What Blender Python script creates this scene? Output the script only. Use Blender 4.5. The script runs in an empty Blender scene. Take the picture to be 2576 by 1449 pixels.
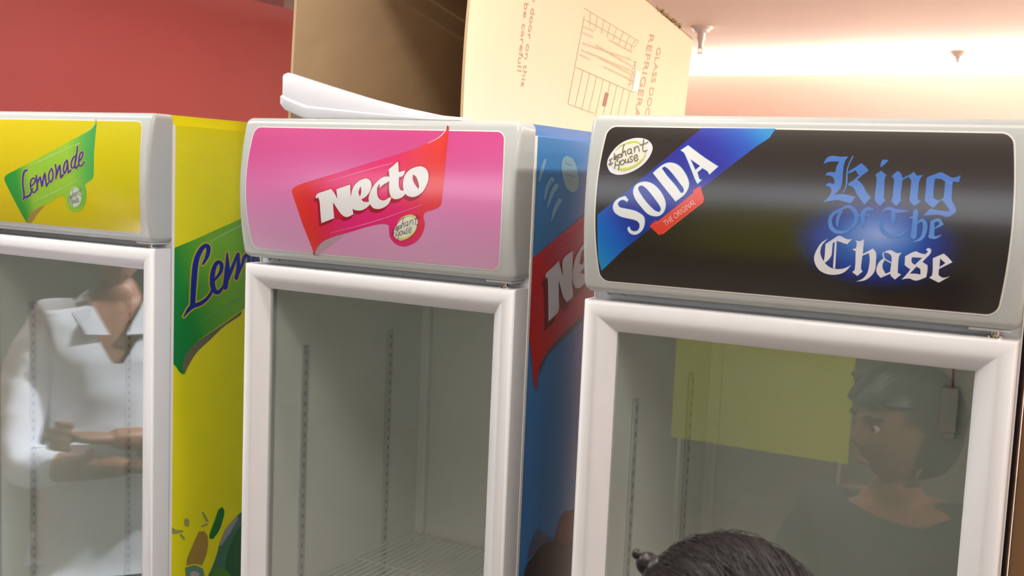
import bpy, bmesh, math, random
from mathutils import Vector, Matrix, noise
from mathutils.geometry import tessellate_polygon
random.seed(7)
SC = bpy.context.scene
COL = SC.collection
PI = math.pi

# ---------------------------------------------------------------- camera, world, exposure
CAM = Vector((0.63111, -1.47387, 1.95 - 0.09858))
FPX = 2671.93
R_ = Vector((0.888, 0.458, 0.042)); U_ = Vector((-0.085, 0.073, 0.994))
def _cam_axes(yaw=0.4720925773, pitch=0.1037753315, roll=0.0423064977):
    f = Vector((-math.sin(yaw)*math.cos(pitch), math.cos(yaw)*math.cos(pitch), -math.sin(pitch)))
    r = Vector((math.cos(yaw), math.sin(yaw), 0)); u = r.cross(f)
    return r*math.cos(roll)+u*math.sin(roll), -r*math.sin(roll)+u*math.cos(roll), f
R_, U_, F_ = _cam_axes()
cd = bpy.data.cameras.new('camera'); cam = bpy.data.objects.new('camera', cd); COL.objects.link(cam)
cd.sensor_width = 36.0; cd.lens = FPX/2576*36.0; cd.clip_start = 0.02
cam.matrix_world = Matrix(((R_.x, U_.x, -F_.x, CAM.x), (R_.y, U_.y, -F_.y, CAM.y), (R_.z, U_.z, -F_.z, CAM.z), (0, 0, 0, 1)))
SC.camera = cam
cd.dof.use_dof = True; cd.dof.focus_distance = 1.75; cd.dof.aperture_fstop = 8.0
SC.view_settings.view_transform = 'Standard'; SC.view_settings.look = 'None'
SC.view_settings.gamma = 1; SC.view_settings.use_curve_mapping = False
SC.view_settings.exposure = 0.16
wd = bpy.data.worlds.new('world'); SC.world = wd; wd.use_nodes = True
wd.node_tree.nodes['Background'].inputs[0].default_value = (0.9, 0.85, 0.8, 1)
wd.node_tree.nodes['Background'].inputs[1].default_value = 0.1

def area_lamp(name, loc, target, size, power, color, sy=None):
    l = bpy.data.lights.new(name, 'AREA'); l.size = size
    if sy: l.shape = 'RECTANGLE'; l.size_y = sy
    l.energy = power; l.color = color
    o = bpy.data.objects.new(name, l); COL.objects.link(o); o.location = loc
    o.rotation_euler = (Vector(target)-Vector(loc)).to_track_quat('-Z', 'Y').to_euler()
    return o
# positions of the ceiling luminaires (x, y, half sizes, power, colour)
CEIL = 2.75
PANELS = [(0.3, -0.80, 0.60, 0.20, 5, (0.98, 0.98, 1.0)),
          (-1.75, -0.45, 0.60, 0.20, 17, (0.96, 0.98, 1.0)),
          (2.4, -1.2, 0.30, 0.60, 22, (1.0, 0.98, 0.96))]
SPOTS = [(-0.15, -0.15, 6.5), (1.7, 0.85, 52), (1.6, 2.0, 60), (-1.4, 1.25, 14), (1.2, 4.4, 48), (2.6, 4.6, 50)]

# ---------------------------------------------------------------- colour and materials
def lin(c):
    out = []
    for v in c[:3]:
        v = v/255.0
        out.append(v/12.92 if v <= 0.04045 else ((v+0.055)/1.055)**2.4)
    return tuple(out)
MATS = {}
def mat(name, rgb=(200, 200, 200), rough=0.5, metal=0.0, noise_amt=0.0, nscale=20.0, bump=0.0, bscale=200.0, coat=0.0, spec=0.5, stretch=None):
    m = bpy.data.materials.new(name); m.use_nodes = True
    nt = m.node_tree; b = nt.nodes['Principled BSDF']
    c = lin(rgb)
    b.inputs['Base Color'].default_value = (*c, 1); b.inputs['Roughness'].default_value = rough
    b.inputs['Metallic'].default_value = metal; b.inputs['Coat Weight'].default_value = coat
    b.inputs['Specular IOR Level'].default_value = spec
    tc = nt.nodes.new('ShaderNodeTexCoord')
    src = tc.outputs['Object']
    if stretch:
        mp = nt.nodes.new('ShaderNodeMapping'); mp.inputs['Scale'].default_value = stretch
        nt.links.new(src, mp.inputs[0]); src = mp.outputs[0]
    n = nt.nodes.new('ShaderNodeTexNoise'); n.inputs['Scale'].default_value = nscale; n.inputs['Detail'].default_value = 4
    nt.links.new(src, n.inputs['Vector'])
    r = nt.nodes.new('ShaderNodeValToRGB'); a = noise_amt if noise_amt > 0 else 0.012
    r.color_ramp.elements[0].position = 0.3; r.color_ramp.elements[1].position = 0.7
    r.color_ramp.elements[0].color = (*[v*(1-a) for v in c], 1); r.color_ramp.elements[1].color = (*[min(1, v*(1+a)) for v in c], 1)
    nt.links.new(n.outputs[0], r.inputs[0]); nt.links.new(r.outputs[0], b.inputs['Base Color'])
    if bump > 0:
        n2 = nt.nodes.new('ShaderNodeTexNoise'); n2.inputs['Scale'].default_value = bscale
        nt.links.new(src, n2.inputs['Vector'])
        bp = nt.nodes.new('ShaderNodeBump'); bp.inputs['Strength'].default_value = bump; bp.inputs['Distance'].default_value = 0.002
        nt.links.new(n2.outputs[0], bp.inputs['Height']); nt.links.new(bp.outputs[0], b.inputs['Normal'])
    MATS[name] = m
    return m
def emit(name, rgb, strength):
    m = bpy.data.materials.new(name); m.use_nodes = True; nt = m.node_tree
    b = nt.nodes['Principled BSDF']; b.inputs['Base Color'].default_value = (*lin(rgb), 1)
    b.inputs['Emission Color'].default_value = (*lin(rgb), 1); b.inputs['Emission Strength'].default_value = strength
    return m
def print_mat(name, rough, spec=0.5):
    m = bpy.data.materials.new(name); m.use_nodes = True; nt = m.node_tree
    b = nt.nodes['Principled BSDF']; b.inputs['Roughness'].default_value = rough; b.inputs['Specular IOR Level'].default_value = spec
    a = nt.nodes.new('ShaderNodeAttribute'); a.attribute_name = 'ink'
    nt.links.new(a.outputs['Color'], b.inputs['Base Color'])
    return m
def glass_mat(name, ior, tint):
    m = bpy.data.materials.new(name); m.use_nodes = True; nt = m.node_tree
    for n in list(nt.nodes): nt.nodes.remove(n)
    out = nt.nodes.new('ShaderNodeOutputMaterial'); mix = nt.nodes.new('ShaderNodeMixShader')
    tr = nt.nodes.new('ShaderNodeBsdfTransparent'); tr.inputs[0].default_value = (*tint, 1)
    gl = nt.nodes.new('ShaderNodeBsdfGlossy'); gl.inputs['Roughness'].default_value = 0.0
    gl.inputs[0].default_value = (0.96, 0.98, 1.0, 1)
    fr = nt.nodes.new('ShaderNodeFresnel'); geo = nt.nodes.new('ShaderNodeNewGeometry')
    mr = nt.nodes.new('ShaderNodeMapRange'); mr.inputs['To Min'].default_value = ior; mr.inputs['To Max'].default_value = 1/ior
    nt.links.new(geo.outputs['Backfacing'], mr.inputs['Value']); nt.links.new(mr.outputs[0], fr.inputs[0])
    nt.links.new(fr.outputs[0], mix.inputs[0]); nt.links.new(tr.outputs[0], mix.inputs[1]); nt.links.new(gl.outputs[0], mix.inputs[2])
    nt.links.new(mix.outputs[0], out.inputs[0])
    return m

M_HEAD = mat('header_plastic', (180, 184, 182), 0.22, noise_amt=0.01)
M_DOOR = mat('door_plastic', (224, 224, 226), 0.28, noise_amt=0.01)
M_RIM = mat('rim_plastic', (240, 236, 230), 0.2)
M_STEEL_W = mat('white_painted_steel', (226, 226, 228), 0.25)
M_YEL = mat('yellow_vinyl', (232, 222, 14), 0.2, noise_amt=0.015)
M_BLU = mat('blue_vinyl', (66, 132, 194), 0.2, noise_amt=0.03)
M_BLK = mat('black_vinyl', (40, 38, 38), 0.25)
M_GASK = mat('grey_rubber_gasket', (110, 112, 112), 0.6)
M_LINER = mat('liner_plastic', (230, 234, 228), 0.4, noise_amt=0.015)
M_STRIP = mat('shelf_strip_steel', (205, 210, 210), 0.35, metal=0.5)
M_HOLE = mat('slot_shadow', (150, 155, 152), 0.8)
M_CHROME = mat('chrome', (225, 225, 225), 0.12, metal=1.0)
M_SHELF = mat('shelf_white_wire', (215, 220, 215), 0.4)
M_GLASS = glass_mat('door_glass', 2.1, (0.975, 0.99, 0.98))
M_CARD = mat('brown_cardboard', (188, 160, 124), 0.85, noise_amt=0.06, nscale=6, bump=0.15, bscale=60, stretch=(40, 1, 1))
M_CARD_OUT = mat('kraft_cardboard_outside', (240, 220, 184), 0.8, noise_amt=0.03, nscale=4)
M_FOAM = mat('white_foam', (204, 206, 212), 0.45, noise_amt=0.01)
M_RED = mat('red_wall_paint', (158, 62, 62), 0.6, noise_amt=0.03, nscale=3)
M_MAR = mat('shaded_wall_red', (128, 48, 50), 0.7, noise_amt=0.03, nscale=3)  # weak light on the set-back wall put into a darker red
M_PINK = mat('pale_pink_wall_paint', (236, 212, 204), 0.8, noise_amt=0.02, nscale=2)
M_CEIL = mat('ceiling_paint', (246, 224, 212), 0.85, noise_amt=0.015, nscale=1.5)
M_GREYW = mat('grey_wall_paint', (150, 148, 140), 0.8, noise_amt=0.03, nscale=2)
M_FLOOR = mat('floor_tile', (165, 156, 146), 0.35, noise_amt=0.08, nscale=3)
M_WHITE = mat('white_plastic', (235, 228, 222), 0.4)
M_SKIN = mat('skin', (150, 104, 78), 0.5, noise_amt=0.05, nscale=30, bump=0.1, bscale=300)
M_SHIRT = mat('white_cotton', (235, 238, 248), 0.85, noise_amt=0.02, nscale=12, bump=0.12, bscale=400)
M_TROU = mat('dark_trousers', (40, 42, 50), 0.9, noise_amt=0.05)
M_TOP = mat('dark_grey_blouse', (62, 64, 70), 0.85, noise_amt=0.06, nscale=15, bump=0.3, bscale=30)
M_HAIR = mat('dark_hair', (22, 17, 16), 0.42, noise_amt=0.3, nscale=60, spec=0.5)
M_SHOE = mat('shoe_leather', (25, 22, 22), 0.4)
M_EYEW = mat('eye_white', (225, 220, 215), 0.3)
M_IRIS = mat('dark_iris', (30, 18, 12), 0.2)
M_LIP = mat('lip', (140, 78, 70), 0.5)
M_GREEN = mat('yellow_green_board', (200, 212, 40), 0.6, noise_amt=0.02)
M_PRINT = print_mat('glossy_print', 0.19, 1.0)
M_PRINT.node_tree.nodes['Principled BSDF'].inputs['Coat Weight'].default_value = 0.6
M_PRINT.node_tree.nodes['Principled BSDF'].inputs['Coat Roughness'].default_value = 0.22
M_PRINTS = print_mat('vinyl_print', 0.25)
M_INK = print_mat('carton_ink', 0.85, 0.2)
M_LAMP = emit('lamp_diffuser', (255, 244, 228), 6.0)
M_GLOW = emit('added_glow_panel', (240, 246, 255), 1.65)  # glow of the added band that lights the cooler fronts
M_COVE = emit('cove_strip_light', (255, 238, 205), 10.0)

# ---------------------------------------------------------------- object helpers
def tag(o, label=None, cat=None, group=None, kind=None):
    if label: o['label'] = label
    if cat: o['category'] = cat
    if group: o['group'] = group
    if kind: o['kind'] = kind
    return o
def empty(name, loc, rz=0.0):
    o = bpy.data.objects.new(name, None); COL.objects.link(o); o.location = loc; o.rotation_euler = (0, 0, rz)
    o.empty_display_size = 0.1
    return o
def link(name, me, m=None, parent=None, smooth=None):
    if isinstance(m, (list, tuple)):
        for x in m: me.materials.append(x)
    elif m: me.materials.append(m)
    if smooth is not None:
        me.shade_smooth(); me.set_sharp_from_angle(angle=math.radians(smooth))
    o = bpy.data.objects.new(name, me); COL.objects.link(o)
    if parent: o.parent = parent
    return o
def bm_obj(name, bm, m=None, parent=None, smooth=None):
    me = bpy.data.meshes.new(name); bm.to_mesh(me); bm.free()
    return link(name, me, m, parent, smooth)
def box(bm, lo, hi, bevel=0.0, seg=3, mi=0, M=None):
    r = bmesh.ops.create_cube(bm, size=1.0)
    vs = r['verts']
    for v in vs:
        v.co = Vector([lo[i]+(v.co[i]+0.5)*(hi[i]-lo[i]) for i in range(3)])
    fs = list({f for v in vs for f in v.link_faces})
    for f in fs: f.material_index = mi
    if bevel > 0:
        es = list({e for v in vs for e in v.link_edges})
        rr = bmesh.ops.bevel(bm, geom=es, offset=bevel, segments=seg, affect='EDGES', profile=0.5)
        vs = list({v for f in rr['faces'] for v in f.verts} | {v for v in vs if v.is_valid})
        for f in rr['faces']: f.material_index = mi
    if M is not None:
        for v in vs: v.co = M @ v.co
    return vs
def box_obj(name, lo, hi, m, parent=None, bevel=0.0, seg=3):
    bm = bmesh.new(); box(bm, lo, hi, bevel, seg)
    return bm_obj(name, bm, m, parent, 35 if bevel else None)
def cyl(bm, p0, p1, r0, r1=None, n=16, cap=True):
    p0 = Vector(p0); p1 = Vector(p1); r1 = r0 if r1 is None else r1
    q = (p1-p0).to_track_quat('Z', 'Y').to_matrix()
    a = [bm.verts.new(p0+q @ Vector((r0*math.cos(2*PI*i/n), r0*math.sin(2*PI*i/n), 0))) for i in range(n)]
    b = [bm.verts.new(p1+q @ Vector((r1*math.cos(2*PI*i/n), r1*math.sin(2*PI*i/n), 0))) for i in range(n)]
    for i in range(n): bm.faces.new((a[i], a[(i+1) % n], b[(i+1) % n], b[i]))
    if cap: bm.faces.new(a[::-1]); bm.faces.new(b)
def lathe(bm, prof, c, n=24):
    rings = []
    for r, z in prof:
        rings.append([bm.verts.new((c[0]+r*math.cos(2*PI*i/n), c[1]+r*math.sin(2*PI*i/n), c[2]+z)) for i in range(n)])
    for a, b in zip(rings, rings[1:]):
        for i in range(n): bm.faces.new((a[i], a[(i+1) % n], b[(i+1) % n], b[i]))
    bm.faces.new(rings[0][::-1]); bm.faces.new(rings[-1])
def prism_x(bm, prof, x0, x1):
    a = [bm.verts.new((x0, y, z)) for y, z in prof]; b = [bm.verts.new((x1, y, z)) for y, z in prof]
    n = len(prof)
    for i in range(n): bm.faces.new((a[i], a[(i+1) % n], b[(i+1) % n], b[i]))
    bm.faces.new(a[::-1]); bm.faces.new(b)
def pix_ray(px, py):
    return (F_ + R_*((px-1288)/FPX) - U_*((py-724.5)/FPX)).normalized()
def pix_plane(px, py, o, n):
    d = pix_ray(px, py); return CAM + d*(((Vector(o)-CAM).dot(Vector(n)))/d.dot(Vector(n)))

# ---------------------------------------------------------------- the room
def struct(name, bm, m):
    return tag(bm_obj(name, bm, m), kind='structure')
def sbox(name, lo, hi, m):
    bm = bmesh.new(); box(bm, lo, hi); return struct(name, bm, m)
sbox('floor', (-5.6, -4.6, -0.12), (5.1, 7.0, 0.0), M_FLOOR)
sbox('ceiling', (-5.6, -4.6, CEIL), (5.1, 7.0, CEIL+0.12), M_CEIL)
sbox('wall_back', (-5.6, 6.85, 0), (5.1, 6.97, CEIL), M_PINK)
sbox('wall_right', (5.0, -4.6, 0), (5.12, 6.85, CEIL), M_PINK)
bm = bmesh.new(); box(bm, (-5.6, -4.62, 0), (5.1, -4.5, 1.80)); box(bm, (-5.6, -4.62, 2.62), (5.1, -4.5, CEIL)); box(bm, (-5.6, -4.62, 1.80), (-4.6, -4.5, 2.62)); box(bm, (4.2, -4.62, 1.80), (5.1, -4.5, 2.62))
struct('wall_front', bm, M_GREYW)
wn = tag(empty('added_glow_window', (-.2, -4.56, 2.21)), kind='structure')  # glowing band added for soft frontal light and header reflections; no window known
bm = bmesh.new(); box(bm, (-4.4, -.01, -.41), (4.4, .01, .41)); bm_obj('glow_pane', bm, M_GLOW, wn)
bm = bmesh.new()
for i in range(6): box(bm, (-4.4+i*1.76-.03, .01, -.41), (-4.4+i*1.76+.03, .06, .41))  # bars added to break the glow's reflection into bands
box(bm, (-4.4, .01, .02), (4.4, .05, .05)); box(bm, (-4.4, .01, -.41), (4.4, .07, -.37)); bm_obj('glow_bars', bm, M_GASK, wn)
sbox('wall_left', (-2.62, 0.75, 0), (-2.5, 3.4, 1.95+0.606), M_RED)
sbox('wall_left_upper', (-3.12, 0.75, 0), (-3.0, 2.93, CEIL), M_MAR)
sbox('wall_left_front', (-5.6, -4.5, 0), (-5.5, 2.93, CEIL), M_GREYW)
sbox('wall_far_left', (-5.6, 2.93, 0), (-5.5, 6.85, CEIL), M_PINK)
# pelmet that hides the cove lamps along the back wall
bm = bmesh.new(); box(bm, (-5.5, 6.25, 0), (5.0, 6.33, 1.95+0.712)); box(bm, (-5.5, 6.33, 2.57), (5.0, 6.85, 2.59))
struct('trim_1', bm, M_PINK)
bm = bmesh.new(); box(bm, (-3.6, 6.64, 2.60), (4.8, 6.70, 2.67), 0.005)
tag(bm_obj('cove_light', bm, M_COVE, smooth=35), 'long warm strip light hidden behind the pelmet under the ceiling', 'light')
for i, (x, pw) in enumerate(((-2.2, 100), (0.2, 175), (2.6, 200))):
    area_lamp('cove_lamp', (x, 6.62, 2.655), (x, 3.2, 2.78), 2.3, pw, (1.0, 0.90, 0.80), 0.05)
# ceiling luminaires
for i, (x, y, hx, hy, pw, c) in enumerate(PANELS):
    t = tag(empty('ceiling_light', (x, y, CEIL)), ['white square-edged ceiling light panel in front of the coolers', 'ceiling light panel over the left of the aisle', 'lengthwise ceiling light panel on the right of the room'][i], 'ceiling light', 'ceiling light panels')
    bm = bmesh.new()
    for lo, hi in (((-hx-.03, -hy-.03, -.05), (-hx, hy+.03, 0)), ((hx, -hy-.03, -.05), (hx+.03, hy+.03, 0)), ((-hx, -hy-.03, -.05), (hx, -hy, 0)), ((-hx, hy, -.05), (hx, hy+.03, 0))): box(bm, lo, hi)
    bm_obj('frame', bm, M_WHITE, t)
    bm = bmesh.new(); box(bm, (-hx, -hy, -.03), (hx, hy, -.015)); bm_obj('diffuser', bm, M_LAMP, t)
    area_lamp('panel_lamp', (x, y, CEIL-0.055), (x, y, 0), 2*hx, pw, c, 2*hy)
for i, (x, y, pw) in enumerate(SPOTS):
    t = tag(empty('downlight', (x, y, CEIL)), ['round ceiling downlight straight above the front of the coolers', 'round ceiling downlight to the right behind the coolers', 'round ceiling downlight farther back on the right', 'round ceiling downlight behind the yellow cooler', 'round ceiling downlight deep in the room toward the back wall', 'round ceiling downlight in the far right corner of the room'][i], 'downlight', 'round ceiling downlights')
    bm = bmesh.new(); lathe(bm, [(0.075, 0), (0.078, -0.008), (0.06, -0.016), (0.055, -0.012)], (0, 0, 0)); bm_obj('trim_ring', bm, M_CHROME, t, 40)
    bm = bmesh.new(); lathe(bm, [(0.054, -0.008), (0.05, -0.02), (0.02, -0.028)], (0, 0, 0)); bm_obj('lens', bm, M_LAMP, t, 40)
    area_lamp('downlight_lamp', (x, y, CEIL-0.035), (x, y, 0), 0.10, pw, (1.0, 0.95, 0.89))
t = tag(empty('added_spotlight', (-.35, -1.0, CEIL)), 'spotlight added on the ceiling to brighten the person in the white shirt', 'spotlight')  # unseen fill light, added so the white shirt shows brighter in the glass
bm = bmesh.new(); cyl(bm, (0, 0, 0), (0, 0, -.06), .012); box(bm, (-.05, -.05, -.012), (.05, .05, 0), .003, 2); bm_obj('mount', bm, M_WHITE, t, 40)
aim = (Vector((-1.75, -.4, 1.15))-Vector((-.35, -1.0, CEIL-.1))).normalized(); c0 = Vector((0, 0, -.1))
bm = bmesh.new(); cyl(bm, c0-aim*.06, c0+aim*.06, .045, n=24); bm_obj('lamp_head', bm, M_WHITE, t, 40)
bm = bmesh.new(); cyl(bm, c0+aim*.0605, c0+aim*.062, .038, n=24); bm_obj('lens', bm, M_LAMP, t, 40)
sl = bpy.data.lights.new('added_spot_lamp', 'SPOT'); sl.energy = 480; sl.spot_size = math.radians(34); sl.spot_blend = .6; sl.shadow_soft_size = .04; sl.color = (.95, .97, 1)
so_ = bpy.data.objects.new('added_spot_lamp', sl); COL.objects.link(so_); so_.location = Vector((-.35, -1.0, CEIL))+c0+aim*.07; so_.rotation_euler = aim.to_track_quat('-Z', 'Y').to_euler()
# sprinkler heads on the ceiling
def sprinkler(px, py, length, wide, label):
    p = pix_plane(px, py, (0, 0, CEIL), (0, 0, 1))
    t = tag(empty('fire_sprinkler', p), label, 'sprinkler', 'white ceiling sprinklers')
    bm = bmesh.new(); lathe(bm, [(wide, 0), (wide, -0.006), (wide*.72, -0.016), (wide*.66, -0.026), (wide*.4, -0.032)], (0, 0, 0), 32); bm_obj('escutcheon', bm, M_WHITE, t, 40)
    bm = bmesh.new(); lathe(bm, [(wide*.34, -0.03), (wide*.36, -length*.45), (wide*.24, -length*.55), (wide*.22, -length*.8)], (0, 0, 0), 20); bm_obj('stem', bm, M_WHITE, t, 40)
    bm = bmesh.new()
    for s in (-1, 1): cyl(bm, (s*wide*.2, 0, -length*.78), (s*wide*.1, 0, -length*.98), 0.003)
    lathe(bm, [(wide*.3, -length*.97), (wide*.3, -length)], (0, 0, 0), 20)
    bm_obj('deflector', bm, M_WHITE, t, 40)
sprinkler(1765, 68, 0.15, 0.062, 'white sprinkler with long stem on the ceiling beside the open carton')
sprinkler(2411, 131, 0.085, 0.06, 'short white sprinkler at the far right of the ceiling near the glowing cove')

# ---------------------------------------------------------------- beverage coolers
W = 0.6; HH = 0.265; GAP = 0.0127; FR = 0.050; FRT = 0.0467; CAP = 0.0508; BUL = 0.019; DEPTH = 0.64
COOL = {1: (-1.61614, 0.14186, -0.02344, 1.95+0.00096), 2: (-0.76103, 0.10931, -0.03409, 1.95-0.00675), 3: (0.0, 0.0, 0.0, 1.95)}
def head_y(zl):            # depth of the curved header front at height zl under its top
    t = (zl+HH/2)/(HH/2)
    return -BUL*(1-t*t)
def to_local(k, v, point=True):
    x, y, w, T = COOL[k]
    q = Vector(v) - (Vector((x, y, T)) if point else Vector((0, 0, 0)))
    c, s = math.cos(w), math.sin(w)
    return Vector((q.x*c+q.y*s, -q.x*s+q.y*c, q.z))
def hit_header(k):
    C = to_local(k, CAM)
    def f(px, py):
        d = to_local(k, pix_ray(px, py), False); y = -0.01
        for _ in range(8):
            t = (y-C.y)/d.y; z = C.z+d.z*t; y = head_y(z)
        return (C.x+d.x*t, z)
    return f
def hit_side(k):
    C = to_local(k, CAM)
    def f(px, py):
        d = to_local(k, pix_ray(px, py), False); t = (W-C.x)/d.x
        return (C.y+d.y*t, C.z+d.z*t)
    return f
def place_header(T): return lambda a, b, off: Vector((a, head_y(b)-off, T+b))
def place_side(T): return lambda a, b, off: Vector((W+off, a, T+b))

def smooth_loop(pts, n=5, corner=50, closed=True):
    N = len(pts)
    P = [Vector((p[0], p[1])) for p in pts]
    sharp = []
    for i in range(N):
        if not closed and i in (0, N-1): sharp.append(True); continue
        a = P[i]-P[i-1]; b = P[(i+1) % N]-P[i]
        sharp.append(a.length < 1e-9 or b.length < 1e-9 or math.degrees(a.angle(b)) > corner)
    out = []
    for i in range(N if closed else N-1):
        p0, p1, p2, p3 = P[i-1], P[i], P[(i+1) % N], P[(i+2) % N]
        L = (p2-p1).length
        m1 = (p2-p1) if sharp[i] else (p2-p0).normalized()*L
        m2 = (p2-p1) if sharp[(i+1) % N] else (p3-p1).normalized()*L
        for j in range(n):
            t = j/n; t2 = t*t; t3 = t2*t
            out.append(p1*(2*t3-3*t2+1)+m1*(t3-2*t2+t)+p2*(-2*t3+3*t2)+m2*(t3-t2))
    if not closed: out.append(P[-1])
    return [(p.x, p.y) for p in out]
def area2(p):
    return sum(p[i-1][0]*p[i][1]-p[i][0]*p[i-1][1] for i in range(len(p)))
def grow(pts, d):
    """Offset a closed outline outward by d."""
    N = len(pts); s = 1 if area2(pts) > 0 else -1
    out = []
    for i in range(N):
        a = Vector(pts[i])-Vector(pts[i-1]); b = Vector(pts[(i+1) % N])-Vector(pts[i])
        if a.length < 1e-9 or b.length < 1e-9: continue
        a.normalize(); b.normalize()
        na = Vector((a.y, -a.x))*s; nb = Vector((b.y, -b.x))*s; n = na+nb
        if n.length < 1e-6: n = na
        n.normalize(); k = 1/max(0.5, n.dot(na))
        out.append((pts[i][0]+n.x*d*k, pts[i][1]+n.y*d*k))
    return out
def stroke(pts, w, n=6, caps=True, taper=(1, 1)):
    """Outline of a pen stroke; w may be one width or one per point."""
    ws = w if isinstance(w, (list, tuple)) else [w]*len(pts)
    c = smooth_loop(pts, n, 100, closed=False)
    M = len(c); wl = []
    for i in range(M):
        t = i/max(1, M-1)*(len(ws)-1); j = min(int(t), len(ws)-2) if len(ws) > 1 else 0
        wl.append(ws[j]+(ws[min(j+1, len(ws)-1)]-ws[j])*(t-j))
    polys = []
    L = []; Rr = []
    for i in range(M):
        a = Vector(c[max(0, i-1)]); b = Vector(c[min(M-1, i+1)]); d = (b-a)
        if d.length < 1e-9: d = Vector((1, 0))
        d.normalize(); nn = Vector((-d.y, d.x))*wl[i]/2
        L.append((c[i][0]+nn.x, c[i][1]+nn.y)); Rr.append((c[i][0]-nn.x, c[i][1]-nn.y))
    for i in range(M-1): polys.append([L[i], L[i+1], Rr[i+1], Rr[i]])
    idx = range(0, M, 2) if M > 6 else range(M)
    for i in list(idx)+[M-1]:
        r = wl[i]/2
        if r > 1e-6: polys.append([(c[i][0]+r*math.cos(k*PI/5), c[i][1]+r*math.sin(k*PI/5)) for k in range(10)])
    return polys

INKF = 0.84   # printed inks reflect a little less than the swatches traced from the photo
class Decal:
    """Printed shapes traced in a crop's frame, laid on a curved header or a flat side."""
    def __init__(self, hit, place, ox, oy, sc):
        self.hit = hit; self.place = place; self.ox = ox; self.oy = oy; self.sc = sc
        self.items = []
    def loc(self, p): return self.hit(self.ox+p[0]/self.sc, self.oy+p[1]/self.sc)
    def frame(self, ox, oy, sc): self.ox = ox; self.oy = oy; self.sc = sc; return self
    def poly(self, pts, col, holes=(), off=0.0010, sm=True, cell=0.02, clip=None, mapf=None, expand=0):
        f = (lambda p: self.loc(mapf(p))) if mapf else self.loc
        o = smooth_loop(pts) if sm else pts
        hs = [smooth_loop(h) if sm else h for h in holes]
        if expand: o = grow(o, expand); hs = [grow(h, -expand) for h in hs]
        self.items.append(([f(p) for p in o], [[f(p) for p in h] for h in hs], col, off, cell))
    def line(self, pts, w, col, off=0.0014, mapf=None, expand=0, n=5):
        f = (lambda p: self.loc(mapf(p))) if mapf else self.loc
        ws = [x+2*expand for x in w] if isinstance(w, (list, tuple)) else w+2*expand
        for q in stroke(pts, ws, n): self.items.append(([f(p) for p in q], [], col, off, 0.02))
    def build(self, name, m, parent, xmax=None, label=None):
        me = bpy.data.meshes.new(name); V = []; Fc = []; C = []
        for n_, (o, hs, col, off, cell) in enumerate(self.items):
            polys = [[Vector((p[0], p[1], 0)) for p in o]]+[[Vector((p[0], p[1], 0)) for p in h] for h in hs]
            flat = [p for q in polys for p in q]
            tris = tessellate_polygon(polys)
            bm = bmesh.new(); vs = [bm.verts.new(p) for p in flat]
            for t in tris:
                try: bm.faces.new([vs[i] for i in t])
                except ValueError: pass
            xs = [p.x for p in flat]; ys = [p.y for p in flat]
            if not callable(col): sy = 0.012; sx = None
            else: sy = cell*0.5; sx = cell*0.5
            if self.place_kind == 'side' and not callable(col): sy = None
            for ax, st, lo, hi in ((1, sy, min(ys), max(ys)), (0, sx, min(xs), max(xs))):
                if not st or hi-lo < st: continue
                k = math.ceil(lo/st)
                while k*st < hi:
                    co = [0, 0, 0]; co[ax] = k*st; no = [0, 0, 0]; no[ax] = 1
                    bmesh.ops.bisect_plane(bm, geom=bm.verts[:]+bm.edges[:]+bm.faces[:], plane_co=co, plane_no=no, dist=1e-7)
                    k += 1
            if self.clip:
                for ax, val, sgn in self.clip:
                    co = [0, 0, 0]; co[ax] = val; no = [0, 0, 0]; no[ax] = sgn
                    bmesh.ops.bisect_plane(bm, geom=bm.verts[:]+bm.edges[:]+bm.faces[:], plane_co=co, plane_no=no, dist=1e-7, clear_outer=True)
            bm.verts.index_update(); b0 = len(V)
            jit = (n_ % 40)*0.0000025
            for v in bm.verts:
                V.append(self.place(v.co.x, v.co.y, off+jit)); c = col(v.co.x, v.co.y) if callable(col) else col
                C.append(c)
            for fc in bm.faces:
                ids = [b0+v.index for v in fc.verts]
                Fc.append(ids)
            bm.free()
        me.from_pydata(V, [], Fc)
        at = me.color_attributes.new('ink', 'FLOAT_COLOR', 'POINT')
        for i, c in enumerate(C): at.data[i].color = (*[q*INKF for q in lin(c)], 1)
        # outward normals
        ref = Vector((0, -1, 0)) if self.place_kind == 'header' else Vector((1, 0, 0))
        if self.ref: ref = self.ref
        bm = bmesh.new(); bm.from_mesh(me)
        for fc in bm.faces:
            fc.normal_update()
            if fc.normal.dot(ref) < 0: fc.normal_flip()
        bm.to_mesh(me); bm.free()
        o = link(name, me, m, parent, 60)
        if label: o['label'] = label
        self.items = []
        return o
    place_kind = 'header'; clip = None; ref = None
def mixc(a, b, t):
    t = max(0, min(1, t)); return tuple(a[i]+(b[i]-a[i])*t for i in range(3))
def ramp(stops, t):
    if t <= stops[0][0]: return stops[0][1]
    for (a, ca), (b, cb) in zip(stops, stops[1:]):
        if t <= b: return mixc(ca, cb, (t-a)/(b-a))
    return stops[-1][1]
def grad(D, p0, p1, stops):
    a = Vector(D.loc(p0)); b = Vector(D.loc(p1)); d = b-a; L = d.length_squared
    return lambda x, y: ramp(stops, (Vector((x, y))-a).dot(d)/L)

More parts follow.
